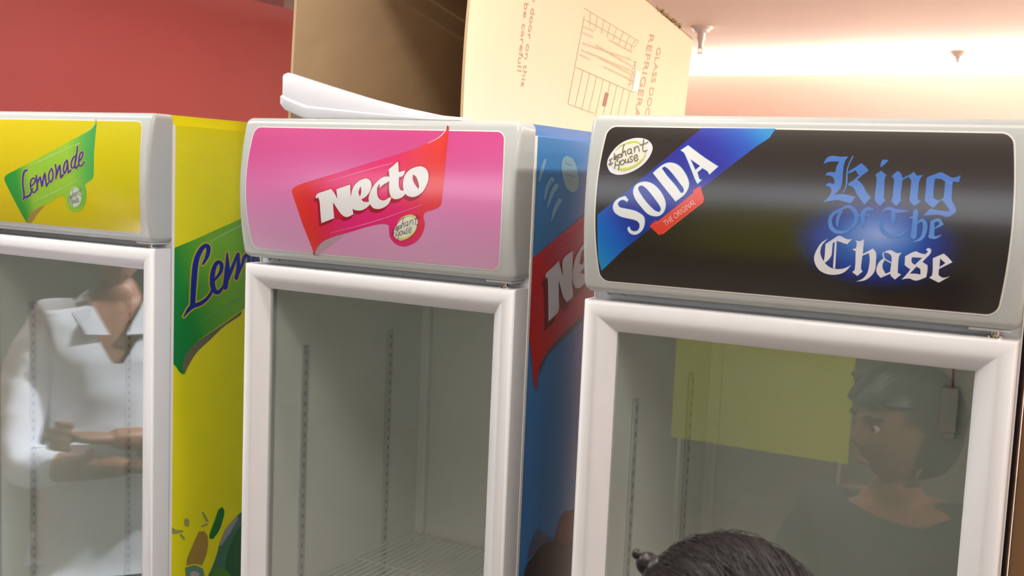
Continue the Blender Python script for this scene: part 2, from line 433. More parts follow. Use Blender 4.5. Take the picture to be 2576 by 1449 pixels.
def barrel(x0, x1, z0, z1, r, b, ex=0.0):
    """Panel outline in header coordinates: rounded corners, sides bowed outward."""
    x0 -= ex; x1 += ex; z0 -= ex; z1 += ex; r += ex
    pts = []
    for cx, cz, a0 in ((x1-r, z1-r, 0), (x0+r, z1-r, 90), (x0+r, z0+r, 180), (x1-r, z0+r, 270)):
        for i in range(7):
            a = math.radians(a0+i*15); pts.append([cx+r*math.cos(a), cz+r*math.sin(a)])
    out = []
    for i in range(len(pts)):
        p = pts[i]; q = pts[(i+1) % len(pts)]; out.append(p)
        if abs(p[0]-q[0]) < 1e-6 and abs(p[1]-q[1]) > .05:
            for j in range(1, 14): out.append([p[0], p[1]+(q[1]-p[1])*j/14])
    zm = (z0+z1)/2; xm = (x0+x1)/2
    for p in out:
        t = (p[1]-zm)/((z1-z0)/2); p[0] += (1 if p[0] > xm else -1)*b*(1-t*t)*min(1, abs(p[0]-xm)/((x1-x0)/2))
    return [tuple(p) for p in out]

def grad_panel(name, outline, col, off, T, m, parent, step=0.006):
    D = Decal(None, place_header(T), 0, 0, 1); D.items.append((outline, [], col, off, step*2)); return D.build(name, m, parent)

EMB = {'ring': [(45, 390), (62, 320), (110, 240), (190, 150), (300, 80), (430, 42), (560, 48), (645, 95), (682, 175), (655, 270), (580, 380), (470, 470), (330, 535), (200, 556), (95, 520), (52, 450)],
       'inner': [(105, 400), (125, 300), (200, 200), (320, 120), (450, 85), (550, 120), (590, 200), (560, 310), (470, 410), (330, 470), (200, 480), (130, 450)]}
EMB_W = [[(120, 325), (75, 350), (98, 375), (68, 410), (90, 418), (125, 385)], [(150, 255), (140, 345), (160, 340)], [(160, 330), (185, 300), (170, 285), (158, 320), (180, 350)],
         [(200, 270), (190, 370)], [(200, 285), (240, 258), (245, 300), (205, 318)], [(285, 130), (270, 180), (255, 300)], [(260, 250), (300, 215), (308, 275), (318, 285)],
         [(380, 190), (340, 205), (332, 250), (355, 262), (378, 235), (385, 190), (385, 250), (398, 258)], [(425, 165), (430, 238)], [(430, 200), (462, 155), (484, 168), (496, 230)], [(560, 60), (548, 140), (555, 225), (605, 212)], [(505, 140), (560, 125), (620, 95)],
         [(165, 370), (150, 465)], [(222, 365), (205, 485)], [(158, 420), (215, 415)], [(262, 345), (232, 375), (245, 412), (282, 395), (285, 355), (262, 345)],
         [(302, 335), (305, 380), (330, 380), (342, 330)], [(340, 340), (348, 385)], [(400, 295), (368, 305), (372, 330), (400, 350), (385, 375), (360, 370)],
         [(420, 335), (470, 300), (455, 270), (425, 300), (428, 350), (450, 362), (482, 330)]]
def affine(src, dst):
    (x0, y0), (x1, y1), (x2, y2) = src
    M = Matrix(((x0, y0, 1), (x1, y1, 1), (x2, y2, 1))).inverted()
    a = M @ Vector([d[0] for d in dst]); b = M @ Vector([d[1] for d in dst])
    return lambda p: (a.x*p[0]+a.y*p[1]+a.z, b.x*p[0]+b.y*p[1]+b.z)
def emblem(D, parent, m, mapf=None, w=13, base=(238, 238, 240), lime=(208, 222, 90), ink=(112, 103, 96), outline=None, o=0.0010, rim=None, inner=(238, 240, 222)):
    idn = mapf or (lambda p: p)
    ring = outline if outline else EMB['ring']; rm = None if outline else idn
    if rim: D.poly(ring, rim[0], off=o-.0002, mapf=rm, expand=rim[1])
    D.poly(ring, base, off=o, mapf=rm)
    D.poly(EMB['inner'], inner, off=o+.0002, mapf=idn)
    D.line([(160, 215), (240, 145), (350, 105), (440, 92), (510, 118), (540, 150)], [4, 14, 22, 26, 16, 4], lime, off=o+.0004, mapf=idn)
    D.line([(585, 200), (565, 300), (480, 395), (370, 455), (270, 478), (200, 468)], [4, 16, 22, 30, 40, 20], lime, off=o+.0004, mapf=idn)
    for s in EMB_W: D.line(s, w, ink, off=o+.0006, mapf=idn)
    D.build('emblem', m, parent)

def _ring(bm, vs):
    st = next(iter(vs)); out = [st]; prev = None; cur = st
    while True:
        nx = [e.other_vert(cur) for e in cur.link_edges if e.other_vert(cur) in vs and e.other_vert(cur) is not prev]
        n = nx[0]
        if n is st: return out
        out.append(n); prev, cur = cur, n
def cooler(k, label, m_side, with_print):
    x, y, w, T = COOL[k]
    root = tag(empty('beverage_cooler', (x, y, 0), w), label, 'fridge')
    ztop = T
    # cabinet: outer shell with a front opening
    y0, y1 = CAP, DEPTH
    bm = bmesh.new()
    zb = 0.10
    box(bm, (0, y0, zb), (W, y1, ztop), 0.0, mi=0)
    # open the front above the plinth
    ff = [f for f in bm.faces if f.normal.y < -0.9]
    bmesh.ops.delete(bm, geom=ff, context='FACES')
    es = [e for e in bm.edges if (abs(e.verts[0].co.z-ztop) < 1e-5 and abs(e.verts[1].co.z-ztop) < 1e-5 and abs(e.verts[0].co.x-e.verts[1].co.x) < 1e-5) or (abs(e.verts[0].co.z-ztop) < 1e-5 and abs(e.verts[1].co.z-ztop) < 1e-5 and min(e.verts[0].co.y, e.verts[1].co.y) > y1-.01)]
    bmesh.ops.bevel(bm, geom=es, offset=0.022, segments=7, affect='EDGES')
    # front ring
    ix0, ix1, iz0, iz1, iy1 = 0.042, W-0.042, 0.36, ztop-HH-GAP-0.012, DEPTH-0.06
    def quad(a, b, c, d, mi=1):
        f = bm.faces.new([bm.verts.new(p) for p in (a, b, c, d)]); f.material_index = mi
    yf = y0
    quad((0, yf, zb), (ix0, yf, zb), (ix0, yf, ztop-.003), (0, yf, ztop-.022)); quad((ix1, yf, zb), (W, yf, zb), (W, yf, ztop-.022), (ix1, yf, ztop-.003))
    quad((ix0, yf, zb), (ix1, yf, zb), (ix1, yf, iz0), (ix0, yf, iz0)); quad((ix0, yf, iz1), (ix1, yf, iz1), (ix1, yf, ztop-.003), (ix0, yf, ztop-.003))
    bm_obj('cabinet', bm, [m_side, M_STEEL_W], root, 35)
    # liner
    bm = bmesh.new(); box(bm, (ix0, yf-.001, iz0), (ix1, iy1, iz1), 0.0)
    bmesh.ops.delete(bm, geom=[f for f in bm.faces if f.normal.y < -0.9], context='FACES')
    es = [e for e in bm.edges if abs(e.verts[0].co.y-iy1) < 1e-5 and abs(e.verts[1].co.y-iy1) < 1e-5 or (abs(e.verts[0].co.y-e.verts[1].co.y) > .1)]
    bmesh.ops.bevel(bm, geom=es, offset=0.02, segments=5, affect='EDGES')
    for f in bm.faces: f.normal_flip()
    bm_obj('liner', bm, M_LINER, root, 35)
    # white lip that joins cabinet and header (visible as a thin light line)
    bm = bmesh.new(); box(bm, (W, CAP-.003, zb), (W+.0015, CAP+.004, ztop-.021)); box(bm, (-.0015, CAP-.003, zb), (0, CAP+.004, ztop-.021))
    bm_obj('edge_trim', bm, M_RIM, root)
    # header with a curved front
    rc, ro, ins = 0.013, 0.010, 0.0002
    def rim_dist(x_, z_):      # distance inward from the rounded outline
        qx = abs(x_-W/2)-(W/2-rc); qz = abs(z_+HH/2)-(HH/2-rc)
        return -(math.hypot(max(qx, 0), max(qz, 0))+min(max(qx, qz), 0)-rc)
    out = []
    for cx_, cz_, a0 in ((W-rc, -rc, 0), (rc, -rc, 90), (rc, -HH+rc, 180), (W-rc, -HH+rc, 270)):
        for i in range(9):
            a = math.radians(a0+i*11.25); out.append((cx_+rc*math.cos(a), 0, cz_+rc*math.sin(a)))
    bm = bmesh.new(); bm.faces.new([bm.verts.new(p) for p in out])
    def cut_(ax, v_):
        co = [0, 0, 0]; co[ax] = v_; no = [0, 0, 0]; no[ax] = 1
        bmesh.ops.bisect_plane(bm, geom=bm.verts[:]+bm.edges[:]+bm.faces[:], plane_co=co, plane_no=no, dist=1e-6)
    fine = [ro*(1-math.cos(t*PI/14)) for t in range(1, 7)]+[ro, rc]
    for v_ in fine: cut_(0, v_); cut_(0, W-v_); cut_(2, -v_); cut_(2, -HH+v_)
    for i in range(2, 22): cut_(2, -HH*i/23)
    edge_ = [e for e in bm.edges if e.is_boundary]
    ext_ = bmesh.ops.extrude_edge_only(bm, edges=edge_)
    back_ = {v for v in ext_['geom'] if isinstance(v, bmesh.types.BMVert)}
    for v in bm.verts:
        z_ = v.co.z
        if v in back_: v.co.y = CAP-.002
        else:
            d_ = max(0, min(ro, rim_dist(v.co.x, z_))); v.co.y = head_y(z_)+ro-math.sqrt(max(0, ro*ro-(ro-d_)**2))
        v.co.z = T+z_
    bm.faces.new([v for v in _ring(bm, back_)])
    bmesh.ops.triangulate(bm, faces=[f for f in bm.faces if len(f.verts) > 4 and f.calc_center_median().y < CAP-.01])
    bmesh.ops.recalc_face_normals(bm, faces=bm.faces[:])
    hd = bm_obj('header', bm, M_HEAD, root, 60)
    # print panel on the header
    P0 = dict(x0=0.030, x1=0.5705, z0=-0.246, z1=-0.0185, r=0.013, b=0.0085)
    rim = barrel(**P0, ex=0.0022)
    grad_panel('panel_rim', rim, (240, 236, 228), 0.0004, T, M_PRINT, root, 0.02)
    with_print(root, T, P0)
    # door: swept bevelled frame
    dz1 = T-HH-GAP; dz0 = 0.30
    prf = [(0.0, 0.047), (0.0, 0.010), (0.0012, 0.0045), (0.005, 0.001), (0.010, -0.0005), (0.016, -0.001), (0.022, 0.0), (0.028, 0.0022), (0.034, 0.006), (0.040, 0.0108), (0.046, 0.016), (0.0485, 0.0195), (FR, 0.0215), (FR, 0.030)]
    bm = bmesh.new(); rings = []
    for t, yy in prf:
        tz = t*FRT/FR
        rings.append([bm.verts.new((t, yy, dz0+tz)), bm.verts.new((W-t, yy, dz0+tz)), bm.verts.new((W-t, yy, dz1-tz)), bm.verts.new((t, yy, dz1-tz))])
    for a, b in zip(rings, rings[1:]):
        for i in range(4): bm.faces.new((a[i], a[(i+1) % 4], b[(i+1) % 4], b[i]))
    a, b = rings[-1], rings[0]
    for i in range(4): bm.faces.new((a[i], a[(i+1) % 4], b[(i+1) % 4], b[i]))
    bmesh.ops.recalc_face_normals(bm, faces=bm.faces[:])
    door = bm_obj('door', bm, M_DOOR, root, 28)
    bm = bmesh.new(); box(bm, (FR-.003, 0.0225, dz0+FRT-.003), (W-FR+.003, 0.0265, dz1-FRT+.003)); bm_obj('glass_pane', bm, M_GLASS, door)
    bm = bmesh.new()
    for lo, hi in (((.006, .0465, dz0+.01), (.03, CAP-.0012, dz1-.01)), ((W-.03, .0465, dz0+.01), (W-.006, CAP-.0012, dz1-.01)), ((.03, .0465, dz1-.034), (W-.03, CAP-.0012, dz1-.01)), ((.03, .0465, dz0+.01), (W-.03, CAP-.0012, dz0+.034))): box(bm, lo, hi)
    bm_obj('gasket', bm, M_GASK, door)
    # hinge at the right of the gap and screw plate at the left
    bm = bmesh.new(); lathe(bm, [(0.011, 0), (0.011, 0.003), (0.006, 0.0035), (0.006, GAP-.001)], (W-.030, .020, dz1), 24)
    bm_obj('hinge_pin', bm, M_CHROME, root, 40)
    bm = bmesh.new(); box(bm, (W-.062, .010, dz1+.0085), (W-.012, CAP-.001, dz1+GAP-.0005), .0008, 2); bm_obj('hinge_plate', bm, M_STEEL_W, root, 40)
    for xx in (0.022, 0.046):
        bm = bmesh.new(); cyl(bm, (xx, CAP+.001, dz1+GAP/2), (xx, CAP-.0022, dz1+GAP/2), .0028, .0022, 14); bm_obj('screw', bm, M_CHROME, root, 40)
    # plinth grille and feet
    bm = bmesh.new(); box(bm, (.004, .012, .105), (W-.004, CAP-.001, .285), .004)
    for i in range(9): box(bm, (.05, .008, .135+i*.015), (W-.05, .0125, .142+i*.015))
    bm_obj('plinth_grille', bm, M_BLK, root, 35)
    for xx in (.06, W-.06):
        for yy in (.10, DEPTH-.06):
            bm = bmesh.new(); lathe(bm, [(.026, 0), (.026, .012), (.012, .016), (.012, .10)], (xx, yy, 0), 20); bm_obj('foot', bm, M_BLK, root, 40)
    # perforated shelf strips on the liner sides
    for xx, sx in ((ix0, 1), (ix1, -1)):
        for yy in (.135, .43):
            bm = bmesh.new(); zt = T-.45
            xa, xb = sorted((xx+sx*.0006, xx+sx*.005)); box(bm, (xa, yy-.009, .45), (xb, yy+.009, zt), mi=0)
            xa, xb = sorted((xx+sx*.0046, xx+sx*.0053))
            n = int((zt-.47)/.0215)
            for i in range(n): box(bm, (xa, yy-.0028, zt-.018-i*.0215), (xb, yy+.0028, zt-.009-i*.0215), mi=1)
            bm_obj('shelf_strip', bm, [M_STRIP, M_HOLE], root)
    # wire shelves with chrome clips
    for zz in ((T-.945, T-1.28) if k == 2 else (T-1.25,)):
        bm = bmesh.new()
        n = 30
        for i in range(n+1):
            xx = ix0+.016+(ix1-ix0-.032)*i/n; cyl(bm, (xx, .10, zz), (xx, .525, zz), .0021, n=6)
        for yy in (.10, .31, .525): cyl(bm, (ix0+.013, yy, zz-.004), (ix1-.013, yy, zz-.004), .0035, n=8)
        sh = bm_obj('shelf', bm, M_SHELF, root, 60)
        for xx in (ix0+.0105, ix1-.0105):
            for yy in (.135, .43):
                bm = bmesh.new(); box(bm, (xx-.005, yy-.006, zz-.014), (xx+.005, yy+.006, zz-.0045), .002); bm_obj('shelf_clip', bm, M_CHROME, sh, 35)
    return root

# ---- prints -------------------------------------------------------------
def print_soda(root, T, P0):
    H = hit_header(3); D = Decal(H, place_header(T), 0, 0, 1)
    # panel ground: black with a soft blue oval glow printed behind the wording
    c = H(2200, 612); rx = abs(H(2395, 620)[0]-H(2010, 600)[0])/2; rz = abs(H(2200, 510)[1]-H(2200, 716)[1])/2
    hot = H(2210, 590)
    def ground(x, z):
        t = math.hypot((x-c[0])/rx, (z-c[1])/rz)
        g = ramp([(0, (40, 110, 205)), (0.45, (28, 90, 190)), (0.72, (20, 62, 165)), (0.92, (24, 38, 110)), (1.12, (30, 29, 42)), (1.25, (31, 28, 28))], t)
        h = math.hypot((x-hot[0])/(rx*.62), (z-hot[1])/(rz*.62))
        return mixc((150, 170, 235), g, min(1, h**1.1))
    pan = grad_panel('sign_panel', barrel(**P0), ground, 0.0008, T, M_PRINT, root, 0.005)
    # diagonal band
    D.frame(1440, 270, 3.22)
    g = grad(D, (210, 1250), (1560, 200), [(0, (0, 150, 225)), (0.16, (0, 95, 205)), (0.26, (14, 44, 160)), (0.75, (30, 40, 170)), (0.9, (20, 90, 205)), (1.0, (0, 150, 225))])
    D.poly([(1050, 168), (1648, 172), (1600, 245), (1480, 325), (1100, 620), (700, 930), (420, 1150), (237, 1325), (215, 1240), (205, 1100), (204, 868), (400, 715), (750, 420)], g, off=0.0010, cell=0.012, sm=False)
    D.build('diagonal_band', M_PRINT, pan)
    # SODA
    D.frame(1520, 340, 5.572)
    S = [(340, 905), (300, 855), (220, 880), (150, 940), (128, 1020), (160, 1090), (240, 1140), (360, 1170), (440, 1190), (490, 1225), (502, 1280), (480, 1330), (430, 1350), (380, 1330), (355, 1282), (332, 1300), (345, 1350), (400, 1390), (470, 1385), (540, 1325), (570, 1240), (562, 1150), (510, 1100), (430, 1060), (300, 1030), (220, 1010), (192, 965), (215, 925), (270, 905), (325, 935)]
    O = [(412, 790), (440, 710), (510, 665), (600, 655), (700, 695), (800, 800), (860, 930), (855, 1040), (800, 1115), (720, 1136), (620, 1105), (520, 1000), (440, 890)]
    Oh = [(478, 750), (495, 712), (535, 705), (600, 750), (700, 870), (790, 1000), (802, 1050), (775, 1082), (710, 1055), (600, 945), (510, 820)]
    Dd = [(688, 530), (780, 450), (860, 400), (940, 387), (1040, 420), (1130, 520), (1188, 650), (1182, 740), (1130, 830), (1070, 880), (1005, 928)]
    Dh = [(808, 462), (850, 437), (905, 475), (980, 560), (1060, 665), (1122, 755), (1115, 808), (1078, 812), (1000, 705), (880, 565)]
    A = [(1078, 212), (1180, 145), (1400, 310), (1600, 440), (1478, 550), (1450, 505), (1380, 462), (1308, 520), (1338, 615), (1368, 628), (1312, 682), (1280, 620), (1130, 255)]
    Ah = [(1208, 332), (1352, 432), (1282, 492)]
    for p, h in ((S, []), (O, [Oh]), (Dd, [Dh]), (A, [Ah])):
        D.poly(p, (70, 165, 225), holes=h, off=0.0012, expand=7)
    for p, h in ((S, []), (O, [Oh]), (Dd, [Dh]), (A, [Ah])):
        D.poly(p, (236, 240, 242), holes=h, off=0.0014)
    D.build('lettering', M_PRINT, pan)
    # small red ribbon
    D.poly([(640, 1275), (722, 1198), (762, 1202), (1000, 1012), (1248, 812), (1252, 772), (1350, 710), (1405, 890), (1392, 948), (1100, 1168), (822, 1392), (805, 1385), (770, 1402)], (228, 62, 50), off=0.0012, sm=False)
    D.line([(745, 1238), (1000, 1045), (1235, 868)], 7, (240, 110, 90), off=0.0014)
    D.line([(835, 1370), (1120, 1150), (1385, 925)], 9, (240, 100, 75), off=0.0014)
    txt(D, 'THE ORIGINAL', (862, 1282), (1292, 958), (828, 1208), (246, 190, 185), 0.0016)
    D.build('ribbon', M_PRINT, pan)
    emblem(D, pan, M_PRINT)
    # blackletter wording
    D.frame(2050, 370, 6.779)
    b1 = grad(D, (0, 150), (0, 1180), [(0, (66, 122, 208)), (0.3, (58, 118, 205)), (1, (66, 118, 205))])
    def bl(p, holes=(), col=b1): D.poly(p, col, holes=holes, off=0.0012, cell=0.03)
    bl([(150, 292), (180, 220), (235, 165), (320, 150), (430, 165), (572, 160), (530, 220), (500, 300), (485, 400), (475, 520), (465, 620), (440, 700), (390, 765), (320, 822), (440, 802), (560, 815), (692, 850), (640, 930), (600, 960), (500, 930), (400, 905), (280, 915), (140, 940), (200, 890), (258, 820), (285, 750), (262, 685), (185, 655), (230, 615), (332, 628), (336, 572), (310, 515), (250, 488), (180, 485), (220, 435), (290, 425), (350, 432), (370, 340), (415, 252), (300, 245), (210, 262)])
    D.line([(650, 160), (590, 280), (558, 380), (548, 500), (545, 600), (525, 700), (480, 780)], [22, 20, 20, 26, 26, 18, 12], (72, 132, 214), off=0.0013)
    bl([(575, 412), (690, 345), (800, 275), (860, 330), (920, 400), (800, 482), (745, 470), (700, 400), (575, 458)])
    bl([(748, 490), (812, 478), (712, 562), (580, 602), (650, 572)])
    bl([(565, 628), (680, 560), (725, 560), (790, 612), (840, 680), (890, 780), (962, 862), (912, 912), (850, 982), (800, 920), (750, 850), (710, 790), (680, 722), (640, 680), (565, 650)])
    bl([(1115, 348), (1128, 270), (1155, 215), (1262, 222), (1200, 290)])
    bl([(1033, 470), (1130, 403), (1227, 475), (1195, 530), (1188, 700), (1178, 870), (1212, 902), (1115, 1002), (1028, 910), (1040, 700), (1055, 530)])
    bl([(1303, 512), (1350, 460), (1410, 408), (1462, 440), (1490, 500), (1495, 560), (1478, 700), (1465, 860), (1478, 910), (1390, 1007), (1303, 920), (1325, 860), (1340, 700), (1352, 560), (1338, 520)])
    bl([(1485, 538), (1600, 478), (1612, 500), (1490, 566)])
    bl([(1588, 490), (1690, 423), (1740, 490), (1842, 475), (1785, 570), (1770, 700), (1755, 880), (1780, 910), (1822, 912), (1700, 1007), (1618, 920), (1620, 850), (1635, 700), (1642, 560), (1612, 530)])
    bl([(1910, 530), (1950, 500), (2060, 460), (2150, 430), (2240, 470), (2340, 520), (2410, 512), (2487, 480), (2460, 597), (2352, 590), (2335, 870), (2345, 930), (2400, 1030), (2408, 1100), (2340, 1160), (2250, 1192), (2180, 1170), (2100, 1155), (1848, 1167), (1970, 1048), (2100, 1075), (2290, 1100), (2290, 1060), (2230, 980), (2180, 912), (2150, 910), (2020, 1042), (1880, 920), (1880, 860), (1895, 700)],
       [[(2050, 540), (2150, 545), (2222, 590), (2215, 700), (2195, 870), (2110, 915), (2022, 870), (2027, 700)]])
    D.frame(2030, 500, 6.3)
    g2 = grad(D, (0, 130), (0, 680), [(0, (42, 104, 200)), (0.5, (70, 135, 218)), (1, (110, 155, 230))])
    def ln(p, w): D.line(p, [q*1.15 for q in w] if isinstance(w, list) else w*1.15, g2, off=0.0013)
    ln([(620, 130), (500, 190), (400, 260), (368, 370), (400, 470), (480, 525), (600, 525), (700, 470)], [30, 40, 45, 55, 60, 55, 40, 20])
    ln([(545, 200), (500, 290), (480, 410), (500, 440)], [40, 45, 30, 10])
    ln([(600, 125), (690, 130), (770, 210), (790, 320), (745, 420), (690, 480)], [30, 50, 60, 60, 45, 20])
    ln([(1040, 165), (950, 165), (890, 240), (890, 350), (865, 450)], [35, 50, 60, 60, 30])
    ln([(820, 265), (980, 250)], 26)
    ln([(1180, 205), (1290, 155), (1430, 195), (1600, 190)], [14, 45, 55, 16])
    ln([(1370, 200), (1372, 320), (1350, 430)], [50, 60, 20])
    ln([(1190, 330), (1180, 440), (1230, 530), (1340, 580), (1480, 570), (1590, 490)], [20, 50, 55, 50, 45, 14])
    ln([(1725, 205), (1715, 350), (1690, 590)], [70, 70, 80]); ln([(1640, 300), (1720, 290)], 26)
    ln([(1740, 400), (1820, 340), (1870, 390), (1865, 520), (1810, 630), (1690, 682)], [14, 45, 62, 64, 45, 10])
    ln([(1975, 590), (1985, 480), (1990, 370)], [75, 70, 60]); ln([(1985, 370), (2080, 335), (2140, 400), (2030, 470)], [40, 42, 44, 14]); ln([(1950, 595), (2030, 615), (2130, 575)], [50, 40, 10])
    wcol = grad(D, (0, 600), (0, 1150), [(0, (205, 215, 245)), (0.35, (232, 234, 246)), (1, (240, 238, 244))])
    def wh(p, holes=()): D.poly(p, wcol, holes=holes, off=0.0014, cell=0.03)
    wh([(340, 632), (240, 690), (165, 795), (118, 920), (130, 1020), (180, 1110), (260, 1170), (360, 1200), (460, 1202), (560, 1180), (640, 1125), (702, 1048), (620, 1092), (540, 1112), (440, 1110), (360, 1080), (290, 1020), (240, 940), (215, 860), (230, 760), (282, 685)])
    wh([(298, 715), (400, 650), (510, 585), (570, 605), (640, 640), (718, 640), (640, 720), (580, 702), (480, 672), (412, 700), (402, 800), (395, 880), (360, 950), (292, 1012), (268, 1000), (285, 900), (292, 800)])
    wh([(445, 680), (475, 680), (462, 900), (450, 1112), (415, 1092), (430, 900)])
    wh([(768, 655), (830, 672), (912, 640), (898, 760), (888, 875), (970, 830), (1050, 788), (1098, 860), (1095, 1000), (1080, 1130), (1020, 1222), (920, 1290), (778, 1312), (880, 1268), (950, 1190), (980, 1100), (998, 950), (985, 860), (882, 902), (860, 1110), (887, 1150), (800, 1222), (718, 1160), (760, 1120), (775, 830), (718, 800), (780, 782), (792, 700)])
    wh([(1208, 852), (1320, 813), (1430, 860), (1502, 853), (1460, 920), (1440, 1172), (1497, 1200), (1395, 1280), (1325, 1200), (1345, 922), (1290, 862)])
    wh([(1230, 980), (1202, 1030), (1202, 1100), (1250, 1188), (1335, 1148), (1335, 1182), (1170, 1252), (1108, 1170), (1110, 1080), (1150, 1000), (1222, 938)])
    D.line([(1208, 860), (1228, 945), (1340, 1015)], 20, (225, 228, 244), off=0.0015)
    wh([(1558, 910), (1720, 833), (1790, 860), (1875, 880), (1920, 842), (1888, 800), (1928, 778), (1972, 802), (1962, 860), (1900, 930), (1830, 1000), (1912, 1052), (1912, 1130), (1892, 1242), (1730, 1297), (1620, 1262), (1503, 1277), (1560, 1220), (1640, 1120), (1550, 1052)],
       [[(1665, 925), (1740, 930), (1828, 936), (1710, 1048), (1660, 1000)], [(1738, 1072), (1800, 1110), (1802, 1200), (1720, 1186), (1632, 1186), (1680, 1135)]])
    wh([(1998, 942), (2080, 905), (2170, 868), (2240, 930), (2307, 1005), (2092, 1112), (2087, 1210), (2160, 1252), (2268, 1228), (2090, 1328), (1938, 1250), (1985, 1208)], [[(2112, 945), (2197, 1020), (2102, 1082)]])
    D.build('lettering', M_PRINT, pan)

def txt(D, s, pa, pb, pc, col, off, sharp=False):
    """Plain capitals from the built-in font: baseline start pa, baseline end pb, top-left pc (crop pixels)."""
    cu = bpy.data.curves.new('t', 'FONT'); cu.body = s; cu.resolution_u = 3
    ob = bpy.data.objects.new('t', cu); COL.objects.link(ob)
    dg = bpy.context.evaluated_depsgraph_get(); me = bpy.data.meshes.new_from_object(ob.evaluated_get(dg))
    xs = [v.co.x for v in me.vertices]; ys = [v.co.y for v in me.vertices]
    x0, x1, y1 = min(xs), max(xs), 0.70
    f = lambda v: (pa[0]+(pb[0]-pa[0])*(v.x-x0)/(x1-x0)+(pc[0]-pa[0])*v.y/y1, pa[1]+(pb[1]-pa[1])*(v.x-x0)/(x1-x0)+(pc[1]-pa[1])*v.y/y1)
    for p in me.polygons:
        D.items.append(([D.loc(f(me.vertices[i].co)) for i in p.vertices], [], col, off, 0.02))
    bpy.data.objects.remove(ob); bpy.data.meshes.remove(me); bpy.data.curves.remove(cu)

NECTO = [([(365, 580), (395, 540), (480, 510), (580, 475), (625, 530), (670, 612), (655, 480), (750, 447), (850, 415), (852, 520), (862, 640), (895, 830), (800, 870), (730, 835), (680, 770), (608, 660), (615, 770), (625, 885), (445, 955), (432, 800), (420, 650), (400, 590), (375, 612)], []),
         ([(860, 570), (900, 440), (980, 360), (1070, 325), (1130, 360), (1148, 430), (1120, 520), (1060, 590), (1005, 622), (1040, 655), (1100, 655), (1160, 620), (1110, 710), (1020, 770), (940, 775), (880, 750), (855, 680)], [[(982, 465), (1000, 440), (1005, 520), (985, 585), (966, 530)]]),
         ([(1108, 600), (1150, 480), (1220, 380), (1310, 310), (1390, 300), (1422, 350), (1380, 375), (1300, 425), (1262, 465), (1265, 400), (1230, 450), (1225, 520), (1240, 590), (1280, 630), (1330, 635), (1390, 600), (1428, 590), (1390, 680), (1320, 735), (1240, 757), (1170, 740), (1125, 680)], []),
         ([(1395, 250), (1385, 205), (1450, 150), (1520, 88), (1527, 170), (1530, 242), (1622, 215), (1590, 290), (1532, 312), (1530, 430), (1550, 490), (1590, 500), (1640, 470), (1640, 510), (1590, 580), (1520, 615), (1450, 610), (1410, 560), (1395, 450), (1400, 330)], []),
         ([(1590, 430), (1610, 300), (1680, 210), (1780, 165), (1870, 165), (1930, 220), (1947, 320), (1920, 420), (1860, 520), (1770, 580), (1690, 585), (1620, 540)], [[(1730, 272), (1770, 300), (1800, 370), (1815, 440), (1805, 477), (1760, 420), (1725, 340)]])]
